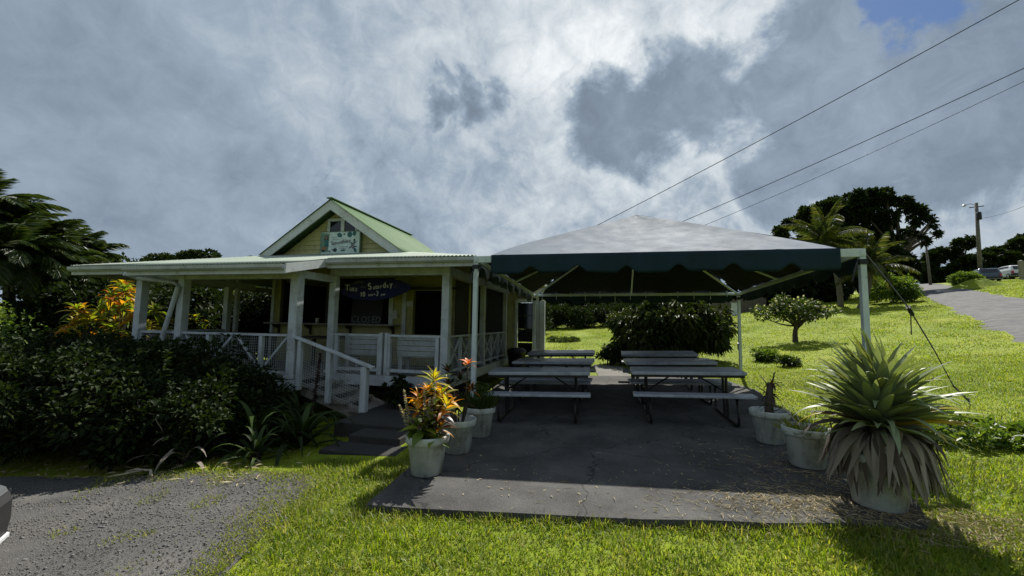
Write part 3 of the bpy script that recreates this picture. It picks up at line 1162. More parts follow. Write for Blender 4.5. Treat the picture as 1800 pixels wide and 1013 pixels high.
# ------------------------------------------------------------------ writing
def text_mesh(body, size, parent, mat, loc, rz=0.0, shear=0.0, tilt=0.0, name='lettering', extrude=.004, sx=1.0):
    cu = bpy.data.curves.new(name, 'FONT')
    cu.body = body
    cu.size = size
    cu.extrude = extrude
    cu.shear = shear
    cu.align_x = 'CENTER'
    cu.offset = size * .012
    tmp = bpy.data.objects.new('tmp', cu)
    COL.objects.link(tmp)
    dg = bpy.context.evaluated_depsgraph_get()
    me = bpy.data.meshes.new_from_object(tmp.evaluated_get(dg))
    bpy.data.objects.remove(tmp)
    me.name = name
    o = link(name, me, mat, parent)
    o.location = loc
    o.rotation_euler = (PI / 2, tilt, rz)
    o.scale = (sx, 1, 1)
    return o


def hand_text(body, size, parent, mat, x, y, z, slope=0.0, jit=.12, adv=.62, sizes=None):
    """letters set one by one, uneven like brush lettering, joined by their line"""
    r = random.Random(sum(ord(ch_) * (k_ + 3) for k_, ch_ in enumerate(body)))
    cx = x
    for i, ch in enumerate(body):
        s = size * (sizes[i] if sizes else 1) * r.uniform(1 - jit, 1 + jit)
        w = s * (adv * (.45 if ch in 'iltI1-. ' else 1.0) + (.2 if ch in 'mwMW' else 0))
        if ch != ' ':
            text_mesh(ch, s, parent, mat, (cx + w / 2, y, z + (cx - x) * slope + r.uniform(-.03, .03) * size), tilt=-slope + r.uniform(-.12, .12), sx=.9)
        cx += w
    return cx


# surfboard-shaped sign hung under the porch roof
sl = Vector((-5.02, 8.3, 2.03))
surf = thing('hanging_sign', 'dark blue surfboard shaped sign with white opening hours under porch roof', 'sign', sl)
n = 48
prof = []
for i in range(n):
    t = 2 * PI * i / n
    cx, cz = math.cos(t), math.sin(t)
    prof.append((.86 * cx, .245 * cz * (1 - .25 * max(0, cx) ** 2) * (1.0 if cx > 0 else (1 - .1 * cx * cx)) + .27 + .05 * cx))
MB().prism(prof, -.02, .02).build('board', 'blue_board', surf)
MB().tube([(-.5, 0, .48), (-.5, 0, .98)], .004, 5).build('cord', 'black_metal', surf)
MB().tube([(.5, 0, .52), (.5, 0, .98)], .004, 5).build('cord', 'black_metal', surf)
hand_text('OPEN', .085, surf, 'chalk', -.52, -.025, .405, .03)
hand_text('TUES', .135, surf, 'lettering', -.76, -.025, .245, -.08, .1, .62, [1.25, .8, .8, .85])
text_mesh('thru', .075, surf, 'chalk', (-.30, -.025, .30))
hand_text('Saturday', .155, surf, 'lettering', -.18, -.025, .265, .10, .08, .55, [1.3, .8, 1, .9, .8, 1.15, .85, 1.1])
hand_text('10', .15, surf, 'lettering', -.36, -.025, .105, .05, .05, .62)
hand_text('am', .085, surf, 'lettering', -.17, -.025, .115, .05)
hand_text('-3', .16, surf, 'lettering', -.03, -.025, .12, .05)
hand_text('pm', .08, surf, 'lettering', .15, -.025, .13, .05)
MB().tube([(.50 + .03 * math.cos(k), -.022, .33 + .03 * math.sin(k)) for k in np.linspace(0, 6.0, 16)], .005, 5).build('emblem', 'chalk', surf)

# chalk board reading CLOSED standing in the serving window
cb = thing('chalk_board', 'black chalk board reading CLOSED standing on the counter shelf', 'board', (-5.72, 9.06, 1.515))
MB().box((-.42, 0, 0), (.42, .02, .62)).build('panel', 'black_board', cb)
hand_text('CLOSED', .22, cb, 'chalk', -.38, -.006, .03, .0, .05, .58)
cb.rotation_euler = (R(-7), 0, 0)

for (x, w, h, mat_, nm, lab, cat_) in ((-7.05, .045, .12, 'paper', 'paper_cup', 'pale paper cup standing on the counter shelf behind the left post', 'cup'), (-7.55, .09, .10, 'blue_board', 'napkin_box', 'blue napkin box on the counter shelf near its left end', 'box')):
    o = thing(nm, lab, cat_, (x, 9.02, 1.515))
    if cat_ == 'cup':
        MB().lathe([(0, 0), (w * .75, 0), (w, h), (w * .94, h), (w * .7, .01), (0, .01)], 16).build('cup_body', mat_, o, smooth=True)
        MB().lathe([(w * .98, h - .006), (w * 1.04, h), (w * .98, h + .006)], 16).build('rim', mat_, o, smooth=True)
    else:
        MB().box((-w, -.06, 0), (w, .06, h)).build('box_body', mat_, o, bevel=.005)
        MB().box((-w * .8, -.04, h), (w * .8, .04, h + .012)).build('napkins', 'paper', o)

# small papers pinned by the windows
for (x, y, z, w, h, lab) in ((-4.985, 9.147, 1.75, .13, .20, 'pale menu sheet pinned on the board beside the counter'),
                             (-4.62, 9.16, 2.02, .20, .13, 'pale notice pinned at the left edge of the right serving window'),
                             ):
    o = MB().box((x - w / 2, y, z - h / 2), (x + w / 2, y + .004, z + h / 2)).build('notice_paper', 'paper')
    tag(o, lab, 'notice', 'papers pinned on the porch wall')
pf = thing('picture_frame', 'small dark picture frame on the yellow wall right of the windows', 'frame', (-3.33, 9.185, 1.9))
MB().box((-.10, -.012, 0), (.10, .0, .30)).build('backing', 'paper', pf)
MB().box((-.12, -.02, -.02), (-.10, .01, .32)).box((.10, -.02, -.02), (.12, .01, .32)).box((-.10, -.02, -.02), (.10, .01, 0)).box((-.10, -.02, .30), (.10, .01, .32)).build('border', 'black_metal', pf)

# painted board on the gable
gs = thing('painted_sign', 'painted board with a woman, turtles and leaves on the gable wall', 'sign', (-6.51, 9.035, 3.27))
MB().box((-.55, -.02, .0), (.55, .035, .55)).build('board', 'sign_ground', gs)
MB().box((-.57, -.026, -.015), (-.55, .036, .565)).box((.55, -.026, -.015), (.575, .036, .565)).box((-.55, -.026, .55), (.55, .036, .565)).box((-.55, -.026, -.015), (.55, .036, 0)).build('border', 'sign_edge', gs)


def flat(name, pts, mat, y=-.024):
    MB().prism(pts, y, y + .003).build(name, mat, gs)


def ell(cx, cz, a, b, rot=0, n=14):
    return [(cx + a * math.cos(t) * math.cos(rot) - b * math.sin(t) * math.sin(rot), cz + a * math.cos(t) * math.sin(rot) + b * math.sin(t) * math.cos(rot)) for t in [2 * PI * k / n for k in range(n)]]


flat('painted_panel', [(-.545, .04), (-.34, .04), (-.31, .52), (-.545, .545)], 'sign_edge', -.0235)
flat('painted_hair', ell(-.39, .36, .062, .12, .1), 'sign_dark', -.026)
flat('painted_face', ell(-.395, .41, .030, .042), 'sign_skin', -.029)
flat('painted_dress', [(-.45, .18), (-.32, .18), (-.335, .36), (-.43, .35)], 'sign_teal', -.028)
flat('painted_flower', ell(-.47, .12, .055, .05), 'sign_orange', -.028)
flat('painted_flower', ell(-.42, .155, .04, .03, .6), 'sign_orange', -.030)
flat('painted_stone', ell(-.47, .08, .05, .03), 'sign_dark', -.031)
flat('painted_leaf', ell(-.02, .47, .075, .055, -.5), 'sign_teal')
flat('painted_leaf', ell(.27, .48, .07, .075, .4), 'sign_teal')
flat('painted_leaf', ell(.40, .50, .05, .06, -.4), 'sign_teal')
flat('painted_leaf', ell(.12, .49, .03, .014, .5), 'sign_dark')
flat('painted_leaf', ell(.41, .33, .028, .038), 'sign_dark')
flat('painted_turtle', ell(.37, .19, .052, .085, .3), 'sign_ink')
for (a, b, rt) in ((.30, .15, .6), (.45, .17, .2), (.33, .26, -.5), (.43, .27, .6)):
    flat('painted_flipper', ell(a, b, .045, .014, rt), 'sign_dark', -.027)
flat('painted_head', ell(.40, .295, .02, .025), 'sign_ink', -.026)
flat('painted_turtle', ell(-.13, .09, .055, .05), 'sign_dark')
flat('painted_flipper', ell(-.20, .10, .03, .012, -.2), 'sign_dark', -.027)
flat('painted_leaf', ell(-.29, .06, .04, .016, -.5), 'sign_dark')
flat('painted_leaf', ell(.10, .08, .07, .022, .1), 'sign_teal')
flat('painted_leaf', ell(.44, .08, .04, .06, .5), 'sign_teal')
hand_text('Smoothies', .135, gs, 'sign_ink', -.245, -.026, .225, .10, .06, .50)
for (x0, x1, zz) in ((-.24, -.05, .42), (-.22, -.02, .37), (-.02, .24, .17), (.0, .2, .13)):
    MB().tube([(x0 + (x1 - x0) * k / 12, -.024, zz + .008 * math.sin(k * 2.3)) for k in range(13)], .004, 4).build('painted_line', 'sign_ink', gs)


# white slatted benches on the right porch
def porch_bench(x0, x1, label):
    b = thing('porch_bench', label, 'bench', ((x0 + x1) / 2, 7.72, DZ), 0, 'benches on the right porch')
    w = (x1 - x0) / 2
    for k in range(4):
        z0 = .36 + k * .105
        MB().box((-w, -.05, z0), (w, -.028, z0 + .092)).build('back_slat', 'white_paint', b)
    for k in range(3):
        MB().box((-w, .0 + k * .13, .33), (w, .12 + k * .13, .355)).build('seat_slat', 'white_paint', b)
    for x in (-w + .06, w - .06):
        MB().box((x - .035, -.026, .0), (x + .035, .01, .78)).build('leg', 'white_paint', b)
        MB().box((x - .035, .32, .0), (x + .035, .38, .325)).build('leg', 'white_paint', b)
        MB().box((x - .03, .011, .26), (x + .03, .319, .325)).build('seat_support', 'white_paint', b)
    return b


porch_bench(-5.30, -4.42, 'white slatted porch bench nearer the stairs behind wire netting')
porch_bench(-4.10, -3.10, 'white slatted porch bench nearest the corner post beside the tent')
# dark table on the left porch
pt = thing('porch_table', 'dark wooden table on the left part of the porch', 'table', (-8.0, 7.7, DZ))
MB().box((-.75, -.35, .70), (.75, .35, .745)).build('table_top', 'dark_wood', pt, bevel=.006)
for sx in (-1, 1):
    for sy in (-1, 1):
        MB().box((sx * .66 - .035, sy * .28 - .035, 0), (sx * .66 + .035, sy * .28 + .035, .70)).build('leg', 'dark_wood', pt)
pt2 = thing('porch_table', 'dark low table on the porch under the counter shelf', 'table', (-6.15, 8.15, DZ))
MB().box((-.55, -.33, .64), (.55, .33, .685)).build('table_top', 'dark_wood', pt2, bevel=.006)
for sx in (-1, 1):
    for sy in (-1, 1):
        MB().box((sx * .47 - .03, sy * .26 - .03, 0), (sx * .47 + .03, sy * .26 + .03, .64)).build('leg', 'dark_wood', pt2)

# concrete entry steps at the foot of the stairs
es = thing('entry_steps', 'dark concrete steps leading up from the lawn to the porch stairs', 'steps', (-3.0, 5.4, -.1))
for (x0, x1, y0, y1, zt) in ((-.62, .58, -.60, -.18, .02), (-.48, .30, -.18, .22, .11), (-1.0, .3, .22, 1.85, .16)):
    MB().box((x0, y0, -.1), (x1, y1, zt)).build('step', 'dark_concrete', es, bevel=.012)

# ------------------------------------------------------------------ the tent
TL = Vector((.7, 9.3, 0.1))
tent = thing('canopy_tent', 'white square canopy tent with dark green scalloped valance over the patio', 'tent', TL)
CN = {'NL': Vector((-2.06, 6.42, 2.63)), 'NR': Vector((3.42, 6.42, 2.62)), 'FL': Vector((-2.03, 12.1, 2.43)), 'FR': Vector((3.54, 12.1, 2.47))}
PEAK = Vector((.70, 9.28, 4.02))


def tp(mb, name, mat, parent=None, **kw):
    o = mb.build(name, mat, parent or tent, **kw)
    if parent is None:
        o.location = -TL
    return o


for k, v in CN.items():
    g = float(slab_z(v.x, v.y)) if k != 'NR' and k != 'FR' else float(lawn_z(v.x, v.y))
    w = .075 if k[0] == 'N' else .07
    mb = MB()
    mb.box((v.x - w / 2, v.y - w / 2, g + .012), (v.x + w / 2, v.y + w / 2, v.z - .06))
    po = tp(mb, 'pole', 'pole_paint', bevel=.008)
    tp(MB().box((v.x - .10, v.y - .10, g - .01), (v.x + .10, v.y + .10, g + .012)), 'foot_plate', 'steel', po)
    tp(MB().box((v.x - w / 2 - .012, v.y - w / 2 - .012, v.z - .16), (v.x + w / 2 + .012, v.y + w / 2 + .012, v.z - .09)), 'collar', 'black_metal', po)
for a, b in (('NL', 'NR'), ('NR', 'FR'), ('FR', 'FL'), ('FL', 'NL')):
    pa, pb = CN[a], CN[b]
    d = (pb - pa).normalized()
    thick = .11 if (a, b) == ('NL', 'NR') else .07
    tp(MB().bar(pa - d * .04 - Vector((0, 0, .0)), pb + d * .04, .06, thick), 'eave_beam', 'pole_paint', bevel=.006)
hub = Vector((PEAK.x, PEAK.y, PEAK.z - .16))
for k, v in CN.items():
    tp(MB().tube([v + Vector((0, 0, -.02)), v.lerp(hub, .5) + Vector((0, 0, -.03)), hub], .026, 8), 'hip_pole', 'pole_paint')
for a, b in (('NL', 'NR'), ('NR', 'FR'), ('FR', 'FL'), ('FL', 'NL')):
    mpt = (CN[a] + CN[b]) / 2
    tp(MB().tube([mpt, mpt.lerp(hub, .5) + Vector((0, 0, -.02)), hub], .022, 8), 'rafter_pole', 'pole_paint')


def canopy_part(dz, name, mat, shrink=0.0):
    """the four faces as one stretched cloth with sag between the poles"""
    V, F = [], []
    cor = [CN['NL'], CN['NR'], CN['FR'], CN['FL']]
    n, m = 26, 14
    for s in range(4):
        a, b = cor[s], cor[(s + 1) % 4]
        base = len(V)
        for j in range(m + 1):
            t = j / m
            for i in range(n + 1):
                u = i / n
                u2 = u
                if j == 0 or True:
                    cut = .045 * (1 - t) ** 6            # the cloth stops short of the corner fittings
                    u2 = cut + u * (1 - 2 * cut)
                e = a.lerp(b, u2)
                q = e.lerp(PEAK, t)
                sag = .075 * math.sin(PI * u) * math.sin(PI * t) ** 1.0
                wr = (.008 * math.sin(u * 47 + s) + .006 * math.sin(u * 23 + 2 * s + t * 5)) * (1 - t) ** 2 + .006 * math.sin(u * 9 + t * 7 + s)
                V.append((q.x, q.y, q.z - sag + dz + wr + .062 * (1 - t)))
        for j in range(m):
            for i in range(n):
                p = base + j * (n + 1) + i
                F.append((p, p + 1, p + n + 2, p + n + 1))
    mb = MB()
    mb.v, mb.f = V, F
    return tp(mb, name, mat, smooth=True)


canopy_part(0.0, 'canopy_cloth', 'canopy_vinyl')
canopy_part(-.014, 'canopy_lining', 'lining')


def valance(a, b, inset, depth, name, out):
    """hanging cloth with notches cut into its lower edge, slightly rippled"""
    a, b = Vector(a), Vector(b)
    L = (b - a).length
    d = (b - a) / L
    o = Vector(out)
    n = int(L / .02)
    V, F = [], []
    rows = 6
    for i in range(n + 1):
        s = inset + (L - 2 * inset) * i / n
        ph = (s + .18) % .735
        c = abs(ph - .3675) / .16
        notch = 0.0 if c > 1 else .10 * (math.cos(c * PI) * .5 + .5) ** .8
        dep = depth - notch + .012 * math.sin(s * 3.1)
        for j in range(rows + 1):
            t = j / rows
            q = a + d * s + o * (.045 + .018 * t * math.sin(s * 8.5 + 1.3 * math.sin(s * 2.1)) + .02 * t)
            V.append((q.x, q.y, q.z + .065 - dep * t))
    for i in range(n):
        for j in range(rows):
            p = i * (rows + 1) + j
            F.append((p, p + rows + 1, p + rows + 2, p + 1))
    mb = MB()
    mb.v, mb.f = V, F
    ob = tp(mb, name, 'valance_green', smooth=True)
    sol = ob.modifiers.new('thick', 'SOLIDIFY')
    sol.thickness = .003


valance(CN['NL'], CN['NR'], .27, .305, 'valance', (0, -1, 0))
valance(CN['NR'], CN['FR'], .12, .30, 'valance', (1, 0, 0))
valance(CN['FR'], CN['FL'], .12, .30, 'valance', (0, 1, 0))
valance(CN['FL'], CN['NL'], .12, .30, 'valance', (-1, 0, 0))
# loops and hanging cords on the back beam
for k in range(13):
    x = -1.8 + k * .42
    z = 2.43 + (x + 2.03) / 5.57 * .04
    tp(MB().tube([(x, 12.05, z + .09), (x + .01, 12.05, z - random.uniform(.06, .2))], .008, 5), 'tie_cord', 'pole_paint')
for (x, y, z) in ((-2.03, 6.5, 2.5), (3.4, 6.5, 2.5)):
    tp(MB().tube([(x - .03, y - .1, z + .03), (x - .10, y - .13, z - .15), (x - .13, y - .12, z - .28)], .012, 5), 'tie_cord', 'strap')

# guy strap with ratchet, from the near right corner back to a ground peg
gl = Vector((5.85, 8.35, float(lawn_z(5.85, 8.35))))
gy = thing('guy_strap', 'black guy strap with ratchet from the tent corner down to the lawn', 'strap', gl)
pts = [Vector((3.46, 6.46, 2.66)), Vector((3.9, 6.85, 2.36)), Vector((4.45, 7.3, 1.93)), Vector((4.95, 7.65, 1.32)), Vector((5.45, 8.05, .70)), gl + Vector((0, 0, .05))]
mb = MB()
for a, b in zip(pts[:-1], pts[1:]):
    mb.bar(a - gl, b - gl, .06, .012, (.6, -.6, .4))
mb.build('webbing', 'strap', gy)
MB().bar(pts[2] - gl + Vector((0, 0, .0)), pts[2] - gl + Vector((.09, .07, -.11)), .075, .05, (.6, -.6, .4)).build('ratchet', 'black_metal', gy)
MB().bar(pts[2] - gl + Vector((.03, 0, -.06)), pts[2] - gl + Vector((.02, 0, -.42)), .035, .006, (.6, -.6, .4)).build('loose_end', 'strap', gy)
MB().tube([(0, 0, -.12), (0, 0, .10)], .014, 7).build('ground_peg', 'steel', gy)
gl2 = Vector((3.6, 12.45, float(lawn_z(3.6, 12.45))))
g2 = thing('guy_strap', 'dark strap hanging beside the far right tent pole', 'strap', gl2)
MB().bar((-.05, -.30, 1.92), (0, 0, .03), .03, .006, (1, 0, 0)).build('webbing', 'strap', g2)
MB().bar((-.035, -.16, .80), (-.02, -.1, .62), .06, .05, (1, 0, 0)).build('ratchet', 'black_metal', g2)


# ------------------------------------------------------------------ picnic tables
def make_table():
    t = thing('picnic_table', 'x', 'picnic table')
    Lh = .84
    mb = MB()
    mb.box((-Lh, -.37, .70), (Lh, .37, .755))
    top = mb.build('table_top', 'table_grey', t, bevel=.012)
    MB().box((-Lh + .03, -.35, .665), (Lh - .03, -.33, .70)).box((-Lh + .03, .33, .665), (Lh - .03, .35, .70)).build('apron', 'black_metal', top)
    for sy in (-1, 1):
        MB().box((-Lh, sy * .66 - .13, .425), (Lh, sy * .66 + .13, .465)).build('bench', 'table_grey', t, bevel=.010)
    for sx in (-1, 1):
        x = sx * .60
        loop = [(x, -.66, .42), (x, -.70, .12), (x, -.68, .04), (x, -.60, .018), (x, .60, .018), (x, .68, .04), (x, .70, .12), (x, .66, .42)]
        mb = MB().tube(loop, .019, 8)
        mb.tube([(x, -.72, .405), (x, .72, .405)], .016, 8)
        lf = mb.build('leg_frame', 'black_metal', t, smooth=True)
        for sy in (-1, 1):
            MB().tube([(x, sy * .10, .02), (x, sy * .10, .70)], .021, 8).build('upright', 'black_metal', lf)
        MB().tube([(sx * .57, 0, .42), (sx * .16, 0, .68)], .013, 6).build('diagonal_brace', 'black_metal', t)
    return t


tb0 = make_table()
TBL = [(-1.05, 7.12, 'front left picnic table, the nearest one beside the house porch'),
       (-1.03, 8.90, 'middle picnic table of the left row, next to the porch side railing'),
       (-1.05, 10.72, 'rear left picnic table, the farthest one beside the back door'),
       (1.30, 7.28, 'front right picnic table, the nearest one beside the potted plants'),
       (1.27, 8.86, 'middle picnic table of the right row in front of the big bush'),
       (1.27, 10.42, 'rear right picnic table standing closest to the big bush')]
for i, (x, y, lab) in enumerate(TBL):
    o = tb0 if i == 0 else copy_tree(tb0)
    o['label'] = lab
    o['group'] = 'picnic tables under the tent'
    sx_ = float(slab_z(x + .6, y) - slab_z(x - .6, y)) / 1.2
    sy_ = float(slab_z(x, y + .6) - slab_z(x, y - .6)) / 1.2
    o.location = (x, y, float(max(slab_z(x - .6, y) + slab_z(x + .6, y), 2 * slab_z(x, y)) / 2) + .002)
    o.rotation_euler = (math.atan(sy_), -math.atan(sx_), [.03, -.035, .02, -.025, .035, -.03][i])

# black bin by the back door
bn = thing('rubbish_bin', 'black rubbish bin beside the back door of the cottage', 'bin', (-2.45, 11.6, float(slab_z(-2.45, 11.6))))
MB().lathe([(0, 0), (.20, 0), (.215, .03), (.26, .62), (.275, .62), (.275, .66), (.24, .66), (.22, .05), (0, .05)], 24).build('bin_body', 'black_plastic', bn, smooth=True)
MB().lathe([(.285, .64), (.285, .68), (.20, .74), (0, .76)], 24).build('lid', 'black_plastic', bn, smooth=True)


# ------------------------------------------------------------------ vehicles
def make_car(label, paint, loc, rz, top='car_top_trim', group=None):
    """a small sport-utility car; nose towards -x, tail at x = 0"""
    c = thing('parked_car', label, 'car', loc, rz, group)
    W = .88
    prof = [(-.22, .42), (-.22, .62), (-.24, .98), (-.28, 1.02), (-.60, 1.50), (-.75, 1.58), (-2.2, 1.58), (-2.6, 1.50), (-3.25, 1.04), (-4.1, .92), (-4.32, .80), (-4.36, .45), (-4.25, .30), (-.10, .30)]
    V, F = [], []
    n = len(prof)
    secs = [(-W, .90, .03), (-W + .04, .97, .01), (-W + .14, 1.0, 0), (W - .14, 1.0, 0), (W - .04, .97, .01), (W, .90, .03)]
    cx, cz = -2.15, .8
    for (y, s, _) in secs:
        for (x, z) in prof:
            yy = y * (1 - .16 * max(0, z - 1.0) / .58)
            V.append((cx + (x - cx) * (1 - (1 - s) * .25), yy, cz + (z - cz) * (1 - (1 - s) * .35)))
    for k in range(len(secs) - 1):
        for i in range(n):
            j = (i + 1) % n
            F.append((k * n + i, k * n + j, (k + 1) * n + j, (k + 1) * n + i))
    F.append(tuple(range(n - 1, -1, -1)))
    F.append(tuple((len(secs) - 1) * n + i for i in range(n)))
    mb = MB()
    mb.v, mb.f = V, F
    mb.build('body', paint, c, bevel=.03)
    bp = [(.0, .24), (.09, .28), (.12, .40), (.115, .52), (.08, .565), (-.02, .57), (-.02, .24)]
    mb = MB()
    V, F = [], []
    ys = [-.93, -.90, -.78, 0, .78, .90, .93]
    ins = [-.34, -.12, 0, .02, 0, -.12, -.34]
    for y, q in zip(ys, ins):
        V += [(x + q, y, z) for x, z in bp]
    m = len(bp)
    for k in range(len(ys) - 1):
        for i in range(m):
            j = (i + 1) % m
            F.append((k * m + i, (k + 1) * m + i, (k + 1) * m + j, k * m + j))
    F.append(tuple(range(m)))
    F.append(tuple((len(ys) - 1) * m + i for i in range(m - 1, -1, -1)))
    mb.v, mb.f = V, F
    bump = mb.build('rear_bumper', 'car_trim', c)
    V, F = [], []
    for y, q in zip(ys, ins):
        V += [(-.10 + q, y * .98, .572), (.085 + q, y * .99, .570), (.075 + q, y * .98, .60), (-.10 + q, y * .96, .615)]
    for k in range(len(ys) - 1):
        for i in range(4):
            j = (i + 1) % 4
            F.append((k * 4 + i, (k + 1) * 4 + i, (k + 1) * 4 + j, k * 4 + j))
    mb = MB()
    mb.v, mb.f = V, F
    mb.build('bumper_step', top, bump)
    V, F = [], []
    for y, q in zip(ys, ins):
        V += [(.095 + q, y * 1.0, .262), (.115 + q, y * 1.006, .275), (.115 + q, y * 1.006, .295), (.10 + q, y * 1.0, .30)]
    for k in range(len(ys) - 1):
        for i in range(4):
            j = (i + 1) % 4
            F.append((k * 4 + i, (k + 1) * 4 + i, (k + 1) * 4 + j, k * 4 + j))
    mb = MB()
    mb.v, mb.f = V, F
    mb.build('chrome_strip', 'chrome', bump)
    for sy in (-1, 1):
        MB().box((-.40, sy * .79 - .10, .615), (-.16, sy * .79 + .095, .90)).build('tail_light', 'red_lens', c, bevel=.03)
        MB().box((-4.34, sy * .62 - .16, .66), (-4.16, sy * .62 + .16, .80)).build('headlight', 'chrome', c, bevel=.03)
        for x in (-.85, -3.45):
            wh = MB().lathe([(.18, -.105), (.315, -.10), (.335, -.06), (.335, .06), (.315, .10), (.18, .105)], 28)
            wh.v = [(x + a, sy * .80 + zz, .335 + b) for (a, b, zz) in wh.v]
            w = wh.build('wheel', 'black_plastic', c, smooth=True)
            rm = MB().lathe([(0, .085), (.06, .09), (.185, .07), (.19, -.07), (0, -.06)], 20)
            rm.v = [(x + a, sy * (.80 + zz), .335 + b) for (a, b, zz) in rm.v]
            rm.build('rim', 'chrome', w, smooth=True)
        MB().prism([(-.62, 1.06), (-.92, 1.46), (-1.5, 1.49), (-1.5, 1.06)], sy * .80 - .012 * sy, sy * .80 + .012 * sy).build('side_window', 'dark_glass', c)
        MB().prism([(-1.6, 1.06), (-1.6, 1.49), (-2.35, 1.47), (-3.0, 1.06)], sy * .80 - .012 * sy, sy * .80 + .012 * sy).build('side_window', 'dark_glass', c)
    MB().add([(-.305, -.66, 1.05), (-.305, .66, 1.05), (-.585, .60, 1.47), (-.585, -.60, 1.47), (-.275, -.66, 1.065), (-.275, .66, 1.065), (-.56, .60, 1.49), (-.56, -.60, 1.49)],
             [(3, 2, 1, 0), (4, 5, 6, 7), (0, 1, 5, 4), (1, 2, 6, 5), (2, 3, 7, 6), (3, 0, 4, 7)]).build('rear_window', 'dark_glass', c)
    return c


make_car('dark car with a red tail light at the left edge of the gravel', 'car_paint_dark', (-3.93, 1.19, -.165), 0)
for (x, y, rz, p, lab) in ((42.6, 56.6, -1.95, 'car_paint_blue', 'distant blue car parked past the utility pole'), (46.4, 57.6, -1.75, 'car_paint_white', 'distant white car parked at the right edge of the picture')):
    make_car(lab, p, (x, y, float(lawn_z(x, y)) + .02), rz, group='cars parked up the hill')


# ------------------------------------------------------------------ vegetation helpers
def at(px, py, y):
    """the point in the world plane Y = y that the photograph shows at a place"""
    d = px_dir(px, py)
    return Vector((0, 0, CAM_H)) + d * (y / d.y)


def gz(x, y):
    return float(lawn_z(x, y))


def clump_leaves(centers, radii, per, L, W, r, up=.35, droop=.15, flat=.75, hollow=.55, jitter=.6):
    """leaves set over the shells of many small clumps"""
    parts = []
    for c, rad in zip(centers, radii):
        n = max(6, int(per * (rad / np.mean(radii)) ** 2))
        d = rand_dirs(n, r)
        rr = rad * (hollow + (1 - hollow) * r.random(n) ** .6)
        P = np.asarray(c) + d * rr[:, None] * np.array([1, 1, flat])
        D = d + r.normal(size=(n, 3)) * jitter
        D[:, 2] += up
        ll = L * r.uniform(.65, 1.25, n)
        parts.append(leaf_arrays(P, D, ll, ll * W, .22, droop, r))
    return merge(parts)


def ellipsoid_clumps(c, rad, n, r, shell=.55, rough=.18, lower=-.6):
    d = rand_dirs(n * 3, r)
    d = d[d[:, 2] > lower][:n]
    s = (shell + (1 - shell) * r.random(len(d)) ** .5) * (1 + r.normal(size=len(d)) * rough)
    return np.asarray(c) + d * s[:, None] * np.asarray(rad)


def limb_mesh(mb, a, b, r0, r1, r, bend=.15, n=5, sides=7):
    a, b = Vector(a), Vector(b)
    L = (b - a).length
    pts, rad = [], []
    off = Vector(r.normal(size=3)) * bend * L
    for i in range(n):
        t = i / (n - 1)
        pts.append(a.lerp(b, t) + off * math.sin(PI * t) * .5)
        rad.append(r0 + (r1 - r0) * t)
    mb.tube(pts, rad, sides, True)


def tree(name, label, base, trunk_top, trunk_r, clumps, radii, per, L, W, mat, seed, cat='tree', group=None, limbs=7, bark='bark', droop=.15, up=.2, trunk_bend=.05, flat=.75, hollow=.5):
    r = np.random.default_rng(seed)
    base = Vector(base)
    t = thing(name, label, cat, base, 0, group)
    clumps = np.asarray(clumps, float) - np.array(base)
    mb = MB()
    top = Vector(trunk_top) - base
    limb_mesh(mb, (0, 0, -.15), top, trunk_r * 1.25, trunk_r * .75, r, trunk_bend, 7, 10)
    idx = r.permutation(len(clumps))[:limbs]
    for i in idx:
        s = r.uniform(.65, 1.0)
        limb_mesh(mb, Vector((0, 0, 0)).lerp(top, s), Vector(clumps[i]), trunk_r * .5, trunk_r * .10, r, .12, 5, 6)
    mb.build('trunk', bark, t, smooth=True)
    V, F = clump_leaves(clumps, radii, per, L, W, r, up, droop, flat, hollow)
    link('crown', np_mesh('crown', V, F), mat, t)
    return t


def shrub(name, label, x, y, rx, ry, h, n, per, L, W, mat, seed, group=None, cat='shrub', z0=None, lower=-.25, crad=.24, droop=.2, up=.3, base_h=.5):
    r = np.random.default_rng(seed)
    zb = gz(x, y) if z0 is None else z0
    t = thing(name, label, cat, (x, y, zb), 0, group)
    c = ellipsoid_clumps((0, 0, h * base_h), (rx, ry, h * (1 - base_h)), n, r, .5, .14, lower)
    c[:, 2] = np.maximum(c[:, 2], h * .08)
    low = ellipsoid_clumps((0, 0, h * .3), (rx * .9, ry * .9, h * .28), n // 2, r, .6, .1, -.3)
    c = np.concatenate([c, low])
    radii = np.full(len(c), crad * min(rx, ry, h) * 1.4) * r.uniform(.7, 1.3, len(c))
    mb = MB()
    for k in range(6):
        limb_mesh(mb, (r.normal() * .08, r.normal() * .08, -.05), c[k % len(c)], .03, .008, r, .1, 4, 5)
    mb.build('stem', 'bark', t, smooth=True)
    V, F = clump_leaves(c, radii, per, L, W, r, up, droop, .85, .4)
    link('foliage', np_mesh('foliage', V, F), mat, t)
    return t


# shared single leaves: along +X, one unit long
_LEAF = {}


